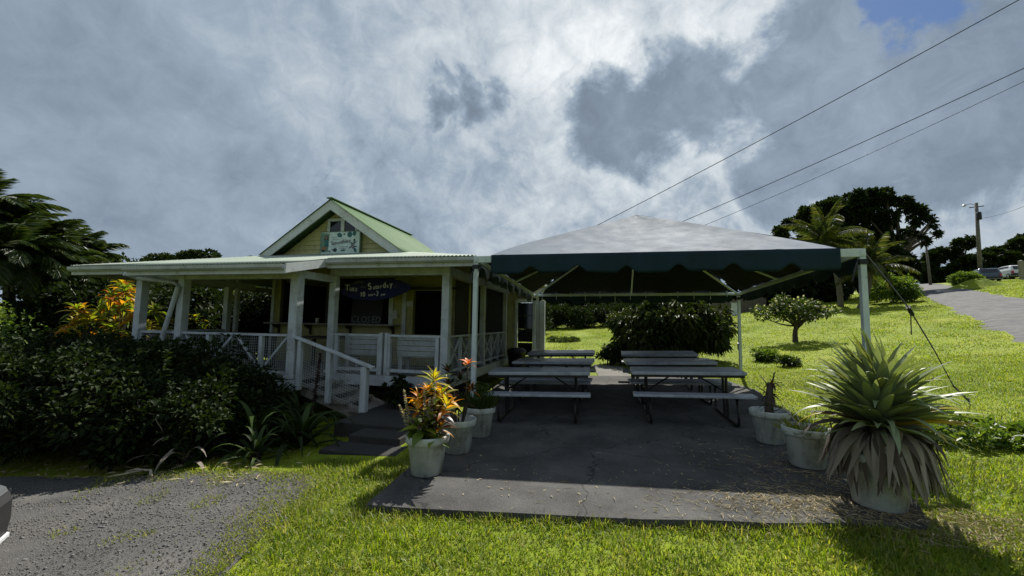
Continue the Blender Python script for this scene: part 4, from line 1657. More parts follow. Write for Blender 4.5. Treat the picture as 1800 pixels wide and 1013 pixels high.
def leaf_mesh(kind, mat):
    key = (kind, mat)
    if key in _LEAF:
        return _LEAF[key]
    # kind: width, fold, bend(total droop), widest at, recurve
    width, fold, bend, wide, curl = {
        'croton': (.26, .30, .35, .5, 0), 'ti': (.20, .35, .6, .45, 0), 'agave': (.14, .5, .26, .38, 0), 'agave_arch': (.14, .4, .8, .35, 0),
        'agave_curl': (.12, .4, .9, .35, 1.0), 'dead': (.12, .3, 0, .3, 0), 'strap': (.085, .35, .9, .35, .3), 'round': (.62, .18, .3, .5, 0), 'petal': (.45, .2, .5, .55, 0)}[kind]
    n = 9 if kind in ('agave_curl', 'dead', 'strap', 'agave_arch') else 6
    V, F = [], []
    x = z = 0.0
    ang = 0.0
    for i in range(n + 1):
        t = i / n
        if i:
            if kind == 'dead':
                ang = .25 - 1.75 * min(1, t * 1.75) ** 1.1 + .10 * t
            else:
                ang = -bend * t * t * 1.6 - curl * max(0, t - .55) * 4.2
            x += math.cos(ang) / n
            z += math.sin(ang) / n
        s = (t / wide) if t < wide else (1 - t) / (1 - wide)
        w = width / 2 * (max(0, s) ** (.55 if t < wide else .75))
        if kind.startswith('agave') or kind == 'strap' or kind == 'dead':
            w = width / 2 * ((.75 + .25 * min(1, t / wide)) if t < wide else ((1 - t) / (1 - wide)) ** .7)
        w = max(w, .004)
        zz = w * fold
        V += [(x, -w, z + zz * math.cos(ang)), (x, 0, z), (x, w, z + zz * math.cos(ang))]
    for i in range(n):
        a = i * 3
        F += [(a, a + 3, a + 4, a + 1), (a + 1, a + 4, a + 5, a + 2)]
    me = bpy.data.meshes.new('leaf')
    me.from_pydata(V, [], F)
    me.update()
    me.polygons.foreach_set('use_smooth', [True] * len(me.polygons))
    me.materials.append(MATS[mat])
    _LEAF[key] = me
    return me


def put_leaf(parent, kind, mat, base, d, L, wide=1.0, roll=0.0, name='leaf'):
    d = Vector(d).normalized()
    up = Vector((0, 0, 1)) if abs(d.z) < .97 else Vector((1, 0, 0))
    y = up.cross(d).normalized()
    z = d.cross(y).normalized()
    m = Matrix((d, y, z)).transposed().to_4x4() @ Matrix.Rotation(roll, 4, 'X')
    o = bpy.data.objects.new(name, leaf_mesh(kind, mat))
    COL.objects.link(o)
    o.parent = parent
    o.matrix_local = Matrix.Translation(base) @ m @ Matrix.Diagonal((L, L * wide, L, 1))
    return o


def rosette(parent, kind, mats, c, n, L, r, lo=-.2, hi=1.2, wide=1.0):
    for k in range(n):
        a = k * 2.39996 + r.uniform(-.3, .3)
        t = k / max(1, n - 1)
        e = lo + (hi - lo) * (t ** .8) + r.uniform(-.12, .12)
        d = (math.cos(a) * math.cos(e), math.sin(a) * math.cos(e), math.sin(e))
        base = Vector(c) + Vector((0, 0, -.10 * L * (1 - t) * 2))
        put_leaf(parent, kind, mats[int(r.integers(len(mats)))], base, d, L * r.uniform(.75, 1.15) * (1 - .35 * t), wide, r.uniform(-.3, .3))


def croton(name, label, loc, stems, kind, mats, L, n, seed, group=None, cat='shrub'):
    """stems: list of (dx, dy, height)"""
    r = np.random.default_rng(seed)
    t = thing(name, label, cat, loc, 0, group)
    mb = MB()
    for (dx, dy, h) in stems:
        limb_mesh(mb, (dx * .2, dy * .2, -.03), (dx, dy, h), .018, .010, r, .06, 5, 6)
    mb.build('stem', 'bark', t, smooth=True)
    for (dx, dy, h) in stems:
        rosette(t, kind, mats, (dx, dy, h), n, L, r, -.35, 1.25, 1.5 if kind == 'ti' else 1.0)
    return t


# ------------------------------------------------------------------ palms
def frond_mesh(name, seed, mat, n=34, droop=1.0, leaflet=.24, hang=.35):
    """one pinnate frond along +X, one unit long"""
    r = np.random.default_rng(seed)
    V, F = [], []
    pts = []
    x = z = 0
    for i in range(15):
        t = i / 14
        a = .55 - droop * t * 1.5
        pts.append(Vector((x, .0, z)))
        x += math.cos(a) / 14
        z += math.sin(a) / 14
    mb = MB()
    mb.tube(pts, [.011 * (1 - .8 * i / 14) + .002 for i in range(15)], 5, True)
    P, D, LL = [], [], []
    for i in range(n):
        t = .14 + .86 * i / n
        f = t * 14
        k = min(13, int(f))
        p = pts[k].lerp(pts[k + 1], f - k)
        tan = (pts[k + 1] - pts[k]).normalized()
        for s in (-1, 1):
            sw = .55 + .5 * t
            d = Vector((tan.x * sw, s * 1.0, tan.z * sw - hang - r.uniform(0, .25)))
            P.append(p)
            D.append(d)
            LL.append(leaflet * (math.sin(PI * min(1, .18 + .80 * t)) ** .6) * r.uniform(.85, 1.1))
    P, D, LL = np.array([tuple(p) for p in P]), np.array([tuple(d) for d in D]), np.array(LL)
    Vv, Ff = leaf_arrays(P, D, LL, LL * .11 + .004, .3, .22, r)
    o = len(mb.v)
    me = bpy.data.meshes.new(name)
    me.from_pydata(mb.v + [tuple(v) for v in Vv], [], mb.f + [tuple(int(q) + o for q in f) for f in Ff])
    me.update()
    me.materials.append(MATS[mat])
    return me


ARECA = [frond_mesh('frond', 11 + k, 'palm_leaf', 40, .95 + .25 * k, .30, .30) for k in range(3)]
COCO = [frond_mesh('frond', 31 + k, 'coco_leaf', 40, .55 + .32 * k, .22, .55) for k in range(3)]


def palm(name, label, base, crown, trunk_r, meshes, n, L, seed, group=None, lo=-.35, hi=1.25, cat='palm tree', lean=.06):
    r = np.random.default_rng(seed)
    base = Vector(base)
    t = thing(name, label, cat, base, 0, group)
    top = Vector(crown) - base
    mb = MB()
    pts = [Vector((0, 0, -.2)).lerp(top, i / 12) + Vector((math.sin(i / 12 * PI) * lean * top.length, 0, 0)) for i in range(13)]
    rad = [trunk_r * (1.25 - .45 * i / 12) * (1.06 if i % 2 else .96) for i in range(13)]
    mb.tube(pts, rad, 9)
    mb.build('trunk', 'palm_bark', t, smooth=True)
    for k in range(n):
        a = k * 2.39996 + r.uniform(-.25, .25)
        q = k / max(1, n - 1)
        e = lo + (hi - lo) * q + r.uniform(-.1, .1)
        d = Vector((math.cos(a) * math.cos(e), math.sin(a) * math.cos(e), math.sin(e)))
        o = bpy.data.objects.new('frond', meshes[int(r.integers(len(meshes)))])
        COL.objects.link(o)
        o.parent = t
        up = Vector((0, 0, 1))
        y = up.cross(d).normalized()
        zz = d.cross(y).normalized()
        s = L * r.uniform(.8, 1.12)
        m = Matrix((d, y, zz)).transposed().to_4x4() @ Matrix.Rotation(-.0, 4, 'Y') @ Matrix.Rotation(r.uniform(-.4, .4), 4, 'X')
        o.matrix_local = Matrix.Translation(top) @ m @ Matrix.Diagonal((s, s, s, 1))
    return t


# left palms behind the garden
LP = [(-45, 395, 8.3, 2.1, 'areca palm with its crown cut by the left picture edge'),
      (15, 418, 9.0, 1.8, 'tall areca palm with arching fronds second from the left edge'),
      (68, 438, 9.5, 1.65, 'areca palm in the middle of the left palm group'),
      (112, 450, 10.0, 1.5, 'areca palm second nearest to the cottage roof'),
      (145, 462, 10.3, 1.4, 'areca palm nearest the cottage roof with drooping fronds against the sky'),
      (10, 460, 7.8, 1.8, 'lower dark areca palm below the tallest palm crown'),
      (70, 480, 8.4, 1.7, 'low dark areca palm crown just above the croton shrubs'),
      (115, 498, 9.0, 1.4, 'lowest dark areca palm crown behind the left end of the gutter')]
for i, (px, py, y, L, lab) in enumerate(LP):
    c = at(px, py, y)
    bx, by = c.x + .25 - .1 * i, c.y + .2
    palm('areca_palm', lab, (bx, by, gz(bx, by)), c, .075, ARECA, 30, L, 100 + i, 'areca palms left of the cottage', -.45, 1.2)
    # a second stem crown just lower, part of the same palm clump
# palms behind the porch
for i, (px, py, y, lab) in enumerate(((432, 515, 14.0, 'small palm seen between the left porch posts'), (462, 500, 15.5, 'small palm seen just left of the cottage wall through the porch'))):
    c = at(px, py, y)
    palm('areca_palm', lab, (c.x + .1, c.y, gz(c.x, c.y)), c, .06, ARECA, 16, 1.7, 120 + i, 'palms behind the porch', -.4, 1.2)
# coconut palms on the hill
for i, (bx_, by_, cx_, cy_, y, L, lab) in enumerate(((1478, 545, 1448, 428, 36.0, 3.6, 'coconut palm rising above the right side of the tent roof'),
                                                    (1510, 548, 1530, 470, 33.0, 2.7, 'shorter coconut palm with fronds hanging beside the near right tent pole'))):
    b = at(bx_, by_, y)
    c = at(cx_, cy_, y)
    b.z = gz(b.x, b.y)
    palm('coconut_palm', lab, b, c, .17, COCO, 22, L, 140 + i, 'coconut palms on the hill', -.75, 1.3)

# ------------------------------------------------------------------ trees on the hill
def px_tree(name, label, trunk_px, base_py, y, blobs, trunk_r, per, L, W, mat, seed, depth=.8, group=None, limbs=8, spread=3, rk=(.42, .72), **kw):
    """crown masses noted as (px, py, radius px) at distance y, filled with depth"""
    r = np.random.default_rng(seed)
    b = at(trunk_px, base_py, y)
    b.z = gz(b.x, b.y)
    C, Rr = [], []
    for (px, py, rp) in blobs:
        c = at(px, py, y)
        s = (at(px + 1, py, y) - at(px, py, y)).length * rp
        for k in range(spread):
            o = rand_dirs(1, r)[0] * s * .55
            o[1] = r.uniform(-1, 1) * s * depth
            C.append(np.array(c) + o)
            Rr.append(s * r.uniform(*rk))
    top = np.mean(np.array(C), 0)
    top = Vector((b.x * .7 + top[0] * .3, b.y, b.z + (top[2] - b.z) * .62))
    return tree(name, label, b, top, trunk_r, C, Rr, per, L, W, mat, seed, group=group, limbs=limbs, **kw)


px_tree('broadleaf_tree', 'big spreading tree with an open crown on the hill behind the tent', 1592, 505, 52,
        [(1368, 408, 20), (1395, 395, 26), (1425, 380, 30), (1455, 372, 30), (1480, 360, 30), (1510, 356, 30), (1540, 350, 28), (1570, 345, 26), (1590, 362, 20),
         (1500, 390, 32), (1535, 390, 32), (1470, 400, 30), (1430, 410, 28), (1560, 385, 24), (1605, 372, 14), (1622, 368, 13), (1600, 392, 12), (1618, 388, 12), (1636, 384, 10), (1640, 398, 10), (1650, 412, 9), (1590, 410, 12), (1612, 415, 11), (1580, 425, 12), (1630, 425, 8), (1500, 425, 30), (1545, 425, 26)],
        .55, 120, .5, .5, 'leaf_dark', 201, limbs=30, spread=5, rk=(.26, .46))
px_tree('broadleaf_tree', 'dense dark tree below the big spreading tree on the hill', 1560, 520, 46,
        [(1480, 455, 26), (1515, 450, 28), (1545, 455, 30), (1575, 450, 28), (1600, 460, 22), (1530, 485, 32), (1565, 490, 32), (1595, 488, 22), (1495, 490, 26), (1612, 482, 14)],
        .4, 280, .5, .5, 'leaf_dark', 202)
for i, (tp_, bp_, y, bl, lab) in enumerate((
        (1680, 497, 82, [(1655, 455, 24), (1685, 440, 20), (1700, 425, 12), (1680, 425, 10), (1668, 475, 26), (1700, 470, 26), (1640, 475, 20), (1625, 488, 14)], 'dark rounded tree left of the utility pole'),
        (1745, 497, 85, [(1735, 462, 24), (1760, 455, 24), (1740, 485, 24), (1765, 485, 22)], 'dark tree right behind the utility pole'),
        (1800, 497, 90, [(1775, 450, 22), (1800, 438, 24), (1825, 430, 28), (1780, 475, 26), (1810, 470, 30), (1840, 465, 30)], 'dark tree at the right edge of the picture'))):
    px_tree('broadleaf_tree', lab, tp_, bp_, y, bl, .4, 300, .8, .55, 'leaf_dark', 210 + i, group='dark trees up the hill')
BT = [(975, 570, 42, 'dark background tree seen beside the back door under the tent'), (1030, 560, 45, 'dark background tree behind the left end of the big bush'), (1095, 552, 44, 'dark background tree above the left half of the big bush'),
      (1160, 548, 46, 'dark background tree above the middle of the big bush'), (1225, 545, 45, 'dark background tree above the right end of the big bush'), (1290, 545, 47, 'dark background tree behind the far right tent pole'),
      (1355, 540, 48, 'dark background tree behind the fence right of the far tent pole'), (1415, 535, 47, 'dark background tree behind the small flowering tree'),
      (1385, 536, 43, 'dark background tree between the fence and the coconut palms'), (1462, 532, 44, 'dark background tree right behind the coconut palm trunks')]
for i, (px, py, y, lab) in enumerate(BT):
    bl = [(px - 22, py - 20, 26), (px + 22, py - 18, 26), (px, py - 45, 30), (px - 20, py - 70, 26), (px + 20, py - 66, 26), (px, py - 92, 24), (px, py - 12, 26)]
    px_tree('broadleaf_tree', lab, px, py, y, bl, .28, 240, .5, .5, 'leaf_dark', 230 + i, group='dark trees behind the tent')
for i, (px, py, rp, y, lab) in enumerate(((262, 462, 14, 38, 'distant tree top just above the left end of the porch roof'), (288, 462, 14, 39, 'distant rounded tree top second from the left above the porch roof'),
                                          (345, 452, 13, 36, 'distant flat-topped tree above the middle of the porch roof'))):
    bl = [(px - 16, py + 6, rp), (px + 14, py + 4, rp), (px, py + 2, rp), (px + 26, py + 6, rp * .8), (px, py + 30, rp * 1.8), (px + 10, py + 60, rp * 2)]
    px_tree('broadleaf_tree', lab, px, 575, y, bl, .22, 200, .5, .5, 'leaf_dark', 250 + i, group='distant trees behind the cottage')

# small flowering tree
ft = (7.2, 17.9, gz(7.2, 17.9))
r_ = np.random.default_rng(260)
cl = ellipsoid_clumps((7.2, 17.9, ft[2] + 1.12), (1.22, 1.0, .48), 40, r_, .5, .22, -.45)
tt = tree('flowering_tree', 'small low flowering tree with a forked trunk on the lawn', ft, (7.25, 17.9, ft[2] + .7), .085, cl, np.full(len(cl), .23), 80, .13, .5, 'leaf_mid', 260, limbs=14, trunk_bend=.12)
V, F = clump_leaves(cl - np.array(ft), np.full(len(cl), .28), 8, .09, .8, r_, .5, 0, .8, .8)
link('blossom', np_mesh('blossom', V, F), 'blossom_white', tt)

# big drooping bush and its neighbours behind the tables
shrub('broadleaf_bush', 'big dark drooping bush behind the right row of picnic tables', 2.12, 14.5, 1.62, 1.25, 2.2, 120, 110, .19, .45, 'leaf_shiny', 270, lower=-.4, crad=.17, droop=.5, up=.15)
shrub('garden_shrub', 'small dark shrub left of the big bush', .28, 13.9, .42, .4, .68, 26, 60, .09, .6, 'leaf_dark', 271)
SH = [(-2.6, 31.5, 1.8, 1.2, 1.5, 'grey green shrub at the edge of the lawn beside the white pillar'), (-.1, 33.0, 1.9, 1.3, 1.6, 'grey green shrub in the middle at the top of the lawn behind the tables'),
      (2.6, 34.0, 2.0, 1.4, 1.7, 'grey green shrub on the lawn edge just left of the big bush'), (-5.2, 27.0, 1.6, 1.2, 1.9, 'dark shrub behind the back room of the cottage')]
for i, (x, y, rx, ry, h, lab) in enumerate(SH):
    shrub('garden_shrub', lab, x, y, rx, ry, h, 46, 90, .30, .28, 'leaf_dark', 280 + i, group='shrubs along the top of the lawn')
shrub('garden_shrub', 'low green shrub at the foot of the coconut palms', 20.6, 35.5, 1.5, 1.2, 1.9, 40, 90, .24, .4, 'leaf_light', 290)
shrub('garden_shrub', 'bushy green shrub left of the utility pole', 35.2, 49.6, 1.05, .9, 1.35, 46, 90, .22, .35, 'leaf_light', 291)
shrub('garden_shrub', 'low leafy weed clump behind the far right tent pole', 4.85, 14.2, .3, .28, .28, 14, 60, .14, .3, 'leaf_light', 292)
shrub('garden_shrub', 'small dark weed clump on the lawn right of the far tent pole', 5.1, 13.1, .26, .22, .28, 12, 36, .12, .3, 'leaf_mid', 293)
shrub('garden_shrub', 'leafy weed patch on the lawn behind the spiky potted plant', 4.6, 6.4, .8, .6, .18, 46, 40, .09, .5, 'leaf_light', 294, crad=.30)
shrub('garden_shrub', 'low leafy weed patch near the right picture edge', 5.3, 5.4, .9, .8, .22, 40, 50, .10, .5, 'leaf_light', 295, crad=.30)
shrub('garden_shrub', 'low grey ground plants crossing the lawn behind the back door', -2.1, 21.5, .8, .4, .2, 30, 40, .14, .25, 'leaf_mid', 296, crad=.4)

# ------------------------------------------------------------------ garden left of the porch
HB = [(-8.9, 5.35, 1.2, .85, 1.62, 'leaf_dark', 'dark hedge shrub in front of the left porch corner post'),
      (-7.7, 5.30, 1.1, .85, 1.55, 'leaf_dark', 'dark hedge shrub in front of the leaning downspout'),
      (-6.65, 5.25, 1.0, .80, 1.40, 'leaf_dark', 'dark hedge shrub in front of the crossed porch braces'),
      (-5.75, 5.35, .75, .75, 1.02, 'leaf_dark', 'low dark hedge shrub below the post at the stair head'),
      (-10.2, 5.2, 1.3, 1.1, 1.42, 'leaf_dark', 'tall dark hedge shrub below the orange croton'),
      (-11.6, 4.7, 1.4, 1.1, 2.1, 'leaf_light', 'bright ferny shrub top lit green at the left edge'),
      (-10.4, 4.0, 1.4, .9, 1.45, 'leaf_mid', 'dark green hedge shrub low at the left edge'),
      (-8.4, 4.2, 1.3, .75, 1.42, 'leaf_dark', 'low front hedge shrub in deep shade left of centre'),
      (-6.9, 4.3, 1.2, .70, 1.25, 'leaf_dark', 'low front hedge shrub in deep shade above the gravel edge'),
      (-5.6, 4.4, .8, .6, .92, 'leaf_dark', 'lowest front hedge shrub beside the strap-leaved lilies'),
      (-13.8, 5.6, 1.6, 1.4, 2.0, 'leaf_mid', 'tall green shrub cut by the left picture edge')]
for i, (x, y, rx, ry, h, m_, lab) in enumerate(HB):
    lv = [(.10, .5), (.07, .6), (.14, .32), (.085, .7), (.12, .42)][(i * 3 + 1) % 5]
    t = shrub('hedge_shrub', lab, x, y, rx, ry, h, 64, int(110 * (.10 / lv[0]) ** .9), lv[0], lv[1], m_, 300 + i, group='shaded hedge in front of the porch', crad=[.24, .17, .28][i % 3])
    rt = np.random.default_rng(900 + i)
    mb = MB()
    for k in range(9):
        a0 = rt.random() * 6.28
        q0 = rt.uniform(.3, .9)
        p0 = Vector((math.cos(a0) * rx * q0, math.sin(a0) * ry * q0, h * rt.uniform(.3, .75)))
        limb_mesh(mb, p0 * .6, p0 + Vector((rt.normal() * .25, -abs(rt.normal()) * .25, rt.uniform(.05, .4))), .008, .003, rt, .15, 4, 4)
    mb.build('twigs', 'dead_stalk' if i % 2 else 'bark', t)['kind'] = 'stuff'
    # a few shoots standing out of the outline
    n_ = 260
    sx_ = rt.normal(size=(9, 3)) * np.array([rx * .55, ry * .5, 0]) + np.array([0, 0, h * .92])
    q_ = rt.integers(0, 9, n_)
    u_ = rt.random(n_)
    P_ = sx_[q_] + np.stack([.08 * (q_ % 3 - 1) * u_, .05 * u_, -.15 + .34 * u_], 1)
    A_ = rt.random(n_) * 6.28
    D_ = np.stack([np.cos(A_), np.sin(A_), rt.uniform(.1, .9, n_)], 1)
    tag(link('shoots', np_mesh('shoots', *leaf_arrays(P_, D_, .10 * (1.2 - .6 * u_), .04, .25, .1, rt)), m_, t), kind='stuff')
BG = [(-12.6, 10.2, 1.8, 1.3, 2.6, 'leaf_dark', 'dark undergrowth below the areca palms'), (-15.2, 9.4, 1.9, 1.4, 3.2, 'leaf_dark', 'dark undergrowth at the left picture edge below the tallest palm'), (-10.8, 11.8, 1.6, 1.2, 2.7, 'leaf_dark', 'dark shrub behind the porch seen left of the leaning downspout'),
      (-9.6, 13.2, 1.5, 1.2, 2.7, 'leaf_dark', 'dark shrub behind the porch seen right of the leaning downspout'), (-13.0, 13.0, 1.9, 1.4, 3.0, 'leaf_mid', 'green shrub farther back behind the left end of the porch'), (-9.9, 16.0, 1.6, 1.3, 3.0, 'leaf_dark', 'dark shrub behind the cottage wall corner seen through the porch'), (-17.5, 11.0, 2.2, 1.5, 3.8, 'leaf_dark', 'tall dark shrub far left behind the palms')]
for i, (x, y, rx, ry, h, m_, lab) in enumerate(BG):
    shrub('garden_shrub', lab, x, y, rx, ry, h, 70, 110, .20, .42, m_, 320 + i, group='garden shrubs behind the porch')

CR = [(138, 545, 6.8, ['leaf_orange', 'leaf_yellow', 'leaf_yellow', 'leaf_lime'], [(0, 0, 1.0), (.25, .1, .90), (-.25, .1, .86), (.05, -.2, .74), (-.12, .25, .93)], 'ti', .34, 'orange croton shrub farthest left with a bare curved stem'),
      (196, 520, 7.3, ['leaf_lime', 'leaf_lime', 'leaf_orange'], [(0, 0, 1.0), (.24, .1, .9), (-.26, 0, .84), (.05, .25, 1.06), (-.1, -.2, .7), (.3, -.1, .68)], 'ti', .36, 'tall yellow and green croton shrub left of the porch corner post'),
      (216, 500, 7.9, ['leaf_orange', 'leaf_yellow', 'leaf_lime'], [(0, 0, 1.0), (.22, .1, .85), (.3, -.1, .7), (-.25, .1, .9), (.1, -.2, .78)], 'ti', .34, 'orange croton shrub rising highest behind the porch corner post'),
      (232, 560, 7.2, ['leaf_orange', 'leaf_yellow', 'leaf_yellow'], [(0, 0, 1.0), (.15, .1, .8), (-.15, -.1, .75)], 'ti', .30, 'low orange croton shrub touching the porch corner post'),
      (272, 545, 7.9, ['leaf_yellow', 'leaf_lime', 'leaf_lime'], [(0, 0, 1.0), (.2, .1, .85), (-.22, 0, .8), (.1, .2, .66)], 'ti', .36, 'yellow green croton shrub seen between the corner post and the downspout'),
      (342, 562, 9.5, ['leaf_lime', 'leaf_lime', 'leaf_yellow'], [(0, 0, 1.0), (.2, .1, .85), (-.2, 0, .8)], 'ti', .36, 'lime green croton shrub seen just right of the downspout'),
      (428, 568, 11.5, ['leaf_lime'], [(0, 0, 1.0), (.15, 0, .85)], 'croton', .40, 'single lime leaved plant seen behind the rear porch posts')]
for i, (px, py, y, mats, stems, kind, L, lab) in enumerate(CR):
    c = at(px, py, y)
    g = gz(c.x, c.y)
    h = c.z - g
    croton('croton_shrub', lab, (c.x, c.y, g), [(dx, dy, h * s) for dx, dy, s in stems], kind, mats, L * 1.2, 24, 340 + i, 'crotons beside the porch')
# grey strap leaves behind the porch
c = at(368, 552, 10.2)
t = thing('strap_leaf_plant', 'grey leaved strap plant seen through the left porch opening', 'plant', (c.x, c.y, gz(c.x, c.y)))
MB().tube([(0, 0, -.05), (0, 0, c.z - gz(c.x, c.y))], .04, 7).build('stem', 'bark', t)
rosette(t, 'strap', ['agave_leaf', 'agave_dead'], (0, 0, c.z - gz(c.x, c.y)), 26, .95, np.random.default_rng(350), -.3, 1.3)

# strap-leaved lilies in the shade by the stairs
for i, (x, y, L, n, lab) in enumerate(((-4.75, 4.95, 1.25, 40, 'dark strap-leaved lily left of the entry steps'), (-4.15, 5.1, 1.2, 36, 'dark strap-leaved lily nearest the entry steps'), (-4.75, 5.7, 1.2, 36, 'dark strap-leaved lily close under the stair railing'), (-5.1, 4.25, .8, 26, 'dark strap-leaved lily with pale dead leaves at the gravel edge'), (-4.25, 4.45, .7, 24, 'low dark strap-leaved lily at the right end of the hedge'))):
    t = thing('strap_leaf_plant', lab, 'plant', (x, y, gz(x, y)), 0, 'lilies by the stairs')
    MB().lathe([(.05, -.03), (.06, .04), (.04, .12), (0, .13)], 10).build('bulb', 'soil', t, smooth=True)
    rosette(t, 'strap', ['leaf_dark', 'leaf_dark', 'leaf_mid'] if i != 3 else ['leaf_dark', 'agave_dead'], (0, 0, .10), n, L, np.random.default_rng(360 + i), .15, 1.35, 1.1)
# dark flower spike rising in front of the handrail
t = thing('flower_spike', 'dark purple flower spike rising in front of the stair handrail', 'plant', (-4.62, 5.9, gz(-4.62, 5.9)))
MB().tube([(0, 0, -.03), (.0, .05, .6), (.03, .1, 1.22)], [.014, .011, .006], 6).build('stem', 'spike_dark', t)
r_ = np.random.default_rng(371)
n = 260
tt_ = r_.random(n)
P = np.stack([.03 * tt_, .05 + .05 * tt_, .45 + .78 * tt_], 1)
D = np.stack([np.cos(r_.random(n) * 6.28), np.sin(r_.random(n) * 6.28), r_.random(n) * .8], 1)
link('flowers', np_mesh('flowers', *leaf_arrays(P, D, .055 * (1.15 - tt_ * .6), .03, .2, .1, r_)), 'spike_dark', t)
shrub('garden_shrub', 'small dark leafy plant beside the newel post of the stairs', -3.62, 6.85, .24, .2, .72, 16, 40, .12, .5, 'leaf_dark', 372)


# ------------------------------------------------------------------ pots and their plants
def pot(name, label, x, y, r_top=.225, h=.40, group='grey plastic flower pots', tilt=0.0):
    t = thing(name, label, 'potted plant', (x, y, float(slab_z(x, y)) + .002), 0, group)
    rb = r_top * .70
    body = MB().lathe([(0, .0), (rb - .015, 0), (rb, .012), (r_top - .025, h - .075), (r_top - .02, h - .07), (r_top - .045, h - .06), (rb - .02, .03), (0, .03)], 36).build('pot', 'pot_plastic', t, smooth=True)
    MB().lathe([(r_top - .028, h - .085), (r_top - .004, h - .078), (r_top, h - .06), (r_top + .004, h - .012), (r_top - .004, h), (r_top - .022, h - .002), (r_top - .034, h - .05), (r_top - .045, h - .062)], 36).build('rim', 'pot_plastic', body, smooth=True)
    s = MB().lathe([(r_top - .042, h - .10), (r_top * .5, h - .075), (0, h - .065)], 22)
    s.v = [(a, b, c + random.uniform(-.01, .01)) for a, b, c in s.v]
    s.build('soil', 'soil', t, smooth=True)
    return t


def spikes(t, lst, mat='spike_pale'):
    for k, (x, y, z0, dx, dy, h) in enumerate(lst):
        rr = np.random.default_rng(400 + k)
        n = 120
        q = rr.random(n)
        P = np.stack([x + dx * q, y + dy * q, z0 + h * q], 1)
        a = rr.random(n) * 6.28
        D = np.stack([np.cos(a), np.sin(a), rr.random(n) * 1.2], 1)
        V, F = leaf_arrays(P, D, .035 * (1.1 - .6 * q), .016, .2, .0, rr)
        link('flower_spike', np_mesh('flower_spike', V, F), mat, t)


HP_ = .34
p1 = pot('potted_croton', 'nearest grey pot on the left with lime leaves, orange croton and pale spikes', -1.82, 4.14)
r1 = np.random.default_rng(410)
mb = MB()
for (x, y, h) in ((-.10, .05, .34), (.0, .10, .48), (.10, .04, .30), (-.02, -.08, .16), (.08, -.1, .12), (-.12, -.05, .2), (.05, .14, .40)):
    limb_mesh(mb, (x * .5, y * .5, HP_ - .03), (x, y, HP_ + h), .010, .006, r1, .08, 4, 5)
mb.build('stem', 'bark', p1, smooth=True)
rosette(p1, 'croton', ['leaf_maroon', 'leaf_orange', 'leaf_lime'], (-.13, .05, HP_ + .42), 16, 0.221, r1)
rosette(p1, 'croton', ['leaf_yellow', 'leaf_yellow', 'leaf_lime'], (.0, .12, HP_ + .62), 20, 0.234, r1, 0, 1.3, .7)
rosette(p1, 'croton', ['leaf_yellow', 'leaf_orange', 'leaf_lime'], (-.06, .14, HP_ + .50), 14, 0.221, r1)
rosette(p1, 'croton', ['leaf_orange', 'leaf_orange', 'leaf_maroon'], (.12, .06, HP_ + .30), 16, 0.221, r1)
rosette(p1, 'croton', ['leaf_orange', 'leaf_maroon'], (.16, -.05, HP_ + .16), 14, 0.195, r1)
rosette(p1, 'croton', ['leaf_lime', 'leaf_light', 'leaf_lime'], (-.02, -.10, HP_ + .16), 14, 0.260, r1, -.5, .9, 1.5)
rosette(p1, 'croton', ['leaf_light', 'leaf_lime'], (-.15, -.04, HP_ + .13), 14, 0.234, r1, -.4, .9, 1.4)
rosette(p1, 'croton', ['leaf_lime', 'leaf_light'], (.12, -.10, HP_ + .06), 10, 0.182, r1, -.2, .9, 1.3)
rosette(p1, 'croton', ['leaf_maroon', 'leaf_lime', 'leaf_mid'], (.02, .02, HP_ + .26), 22, 0.286, r1)
rosette(p1, 'croton', ['leaf_orange', 'leaf_maroon', 'leaf_yellow'], (-.16, .08, HP_ + .30), 18, 0.247, r1)
rosette(p1, 'croton', ['leaf_yellow', 'leaf_lime', 'leaf_orange'], (.08, .14, HP_ + .46), 18, 0.247, r1)
rosette(p1, 'croton', ['leaf_orange', 'leaf_yellow'], (.20, .0, HP_ + .36), 16, 0.234, r1)
rosette(p1, 'croton', ['leaf_dark', 'leaf_mid'], (-.05, .12, HP_ + .14), 22, 0.312, r1, -.3, 1.0, 1.3)
spikes(p1, [(-.20, -.03, HP_ + .16, -.09, .02, .34), (-.22, -.02, HP_ + .12, -.11, .0, .22), (-.02, -.02, HP_ + .22, -.03, .0, .30), (.06, -.03, HP_ + .22, .02, .0, .32), (.02, -.04, HP_ + .20, .01, .0, .24)])

p2_ = pot('potted_croton', 'second grey pot on the left with bare stems, maroon leaves and orange flowers', -1.76, 4.90)
r2 = np.random.default_rng(420)
mb = MB()
for k in range(9):
    a = k * 2.4
    limb_mesh(mb, (.05 * math.cos(a), .05 * math.sin(a), HP_ - .03), (.15 * math.cos(a) - .02, .14 * math.sin(a), HP_ + .30 + .05 * (k % 4)), .011, .007, r2, .10, 5, 5)
limb_mesh(mb, (.06, 0, HP_), (.11, .0, HP_ + .70), .010, .006, r2, .05, 5, 5)
mb.build('stem', 'bark', p2_, smooth=True)
rosette(p2_, 'croton', ['leaf_maroon', 'leaf_dark', 'leaf_maroon'], (-.14, .02, HP_ + .45), 18, .19, r2)
rosette(p2_, 'croton', ['leaf_maroon', 'leaf_dark'], (-.02, .1, HP_ + .52), 16, .18, r2)
rosette(p2_, 'ti', ['leaf_orange', 'flower_orange'], (-.24, -.05, HP_ + .36), 16, .20, r2, -.2, 1.2)
rosette(p2_, 'croton', ['leaf_maroon', 'leaf_orange'], (.16, .02, HP_ + .42), 12, .15, r2)
rosette(p2_, 'petal', ['flower_orange'], (.11, .0, HP_ + .74), 10, .15, r2, .0, 1.1)
rosette(p2_, 'croton', ['leaf_maroon', 'leaf_dark'], (.08, -.1, HP_ + .30), 18, .20, r2)
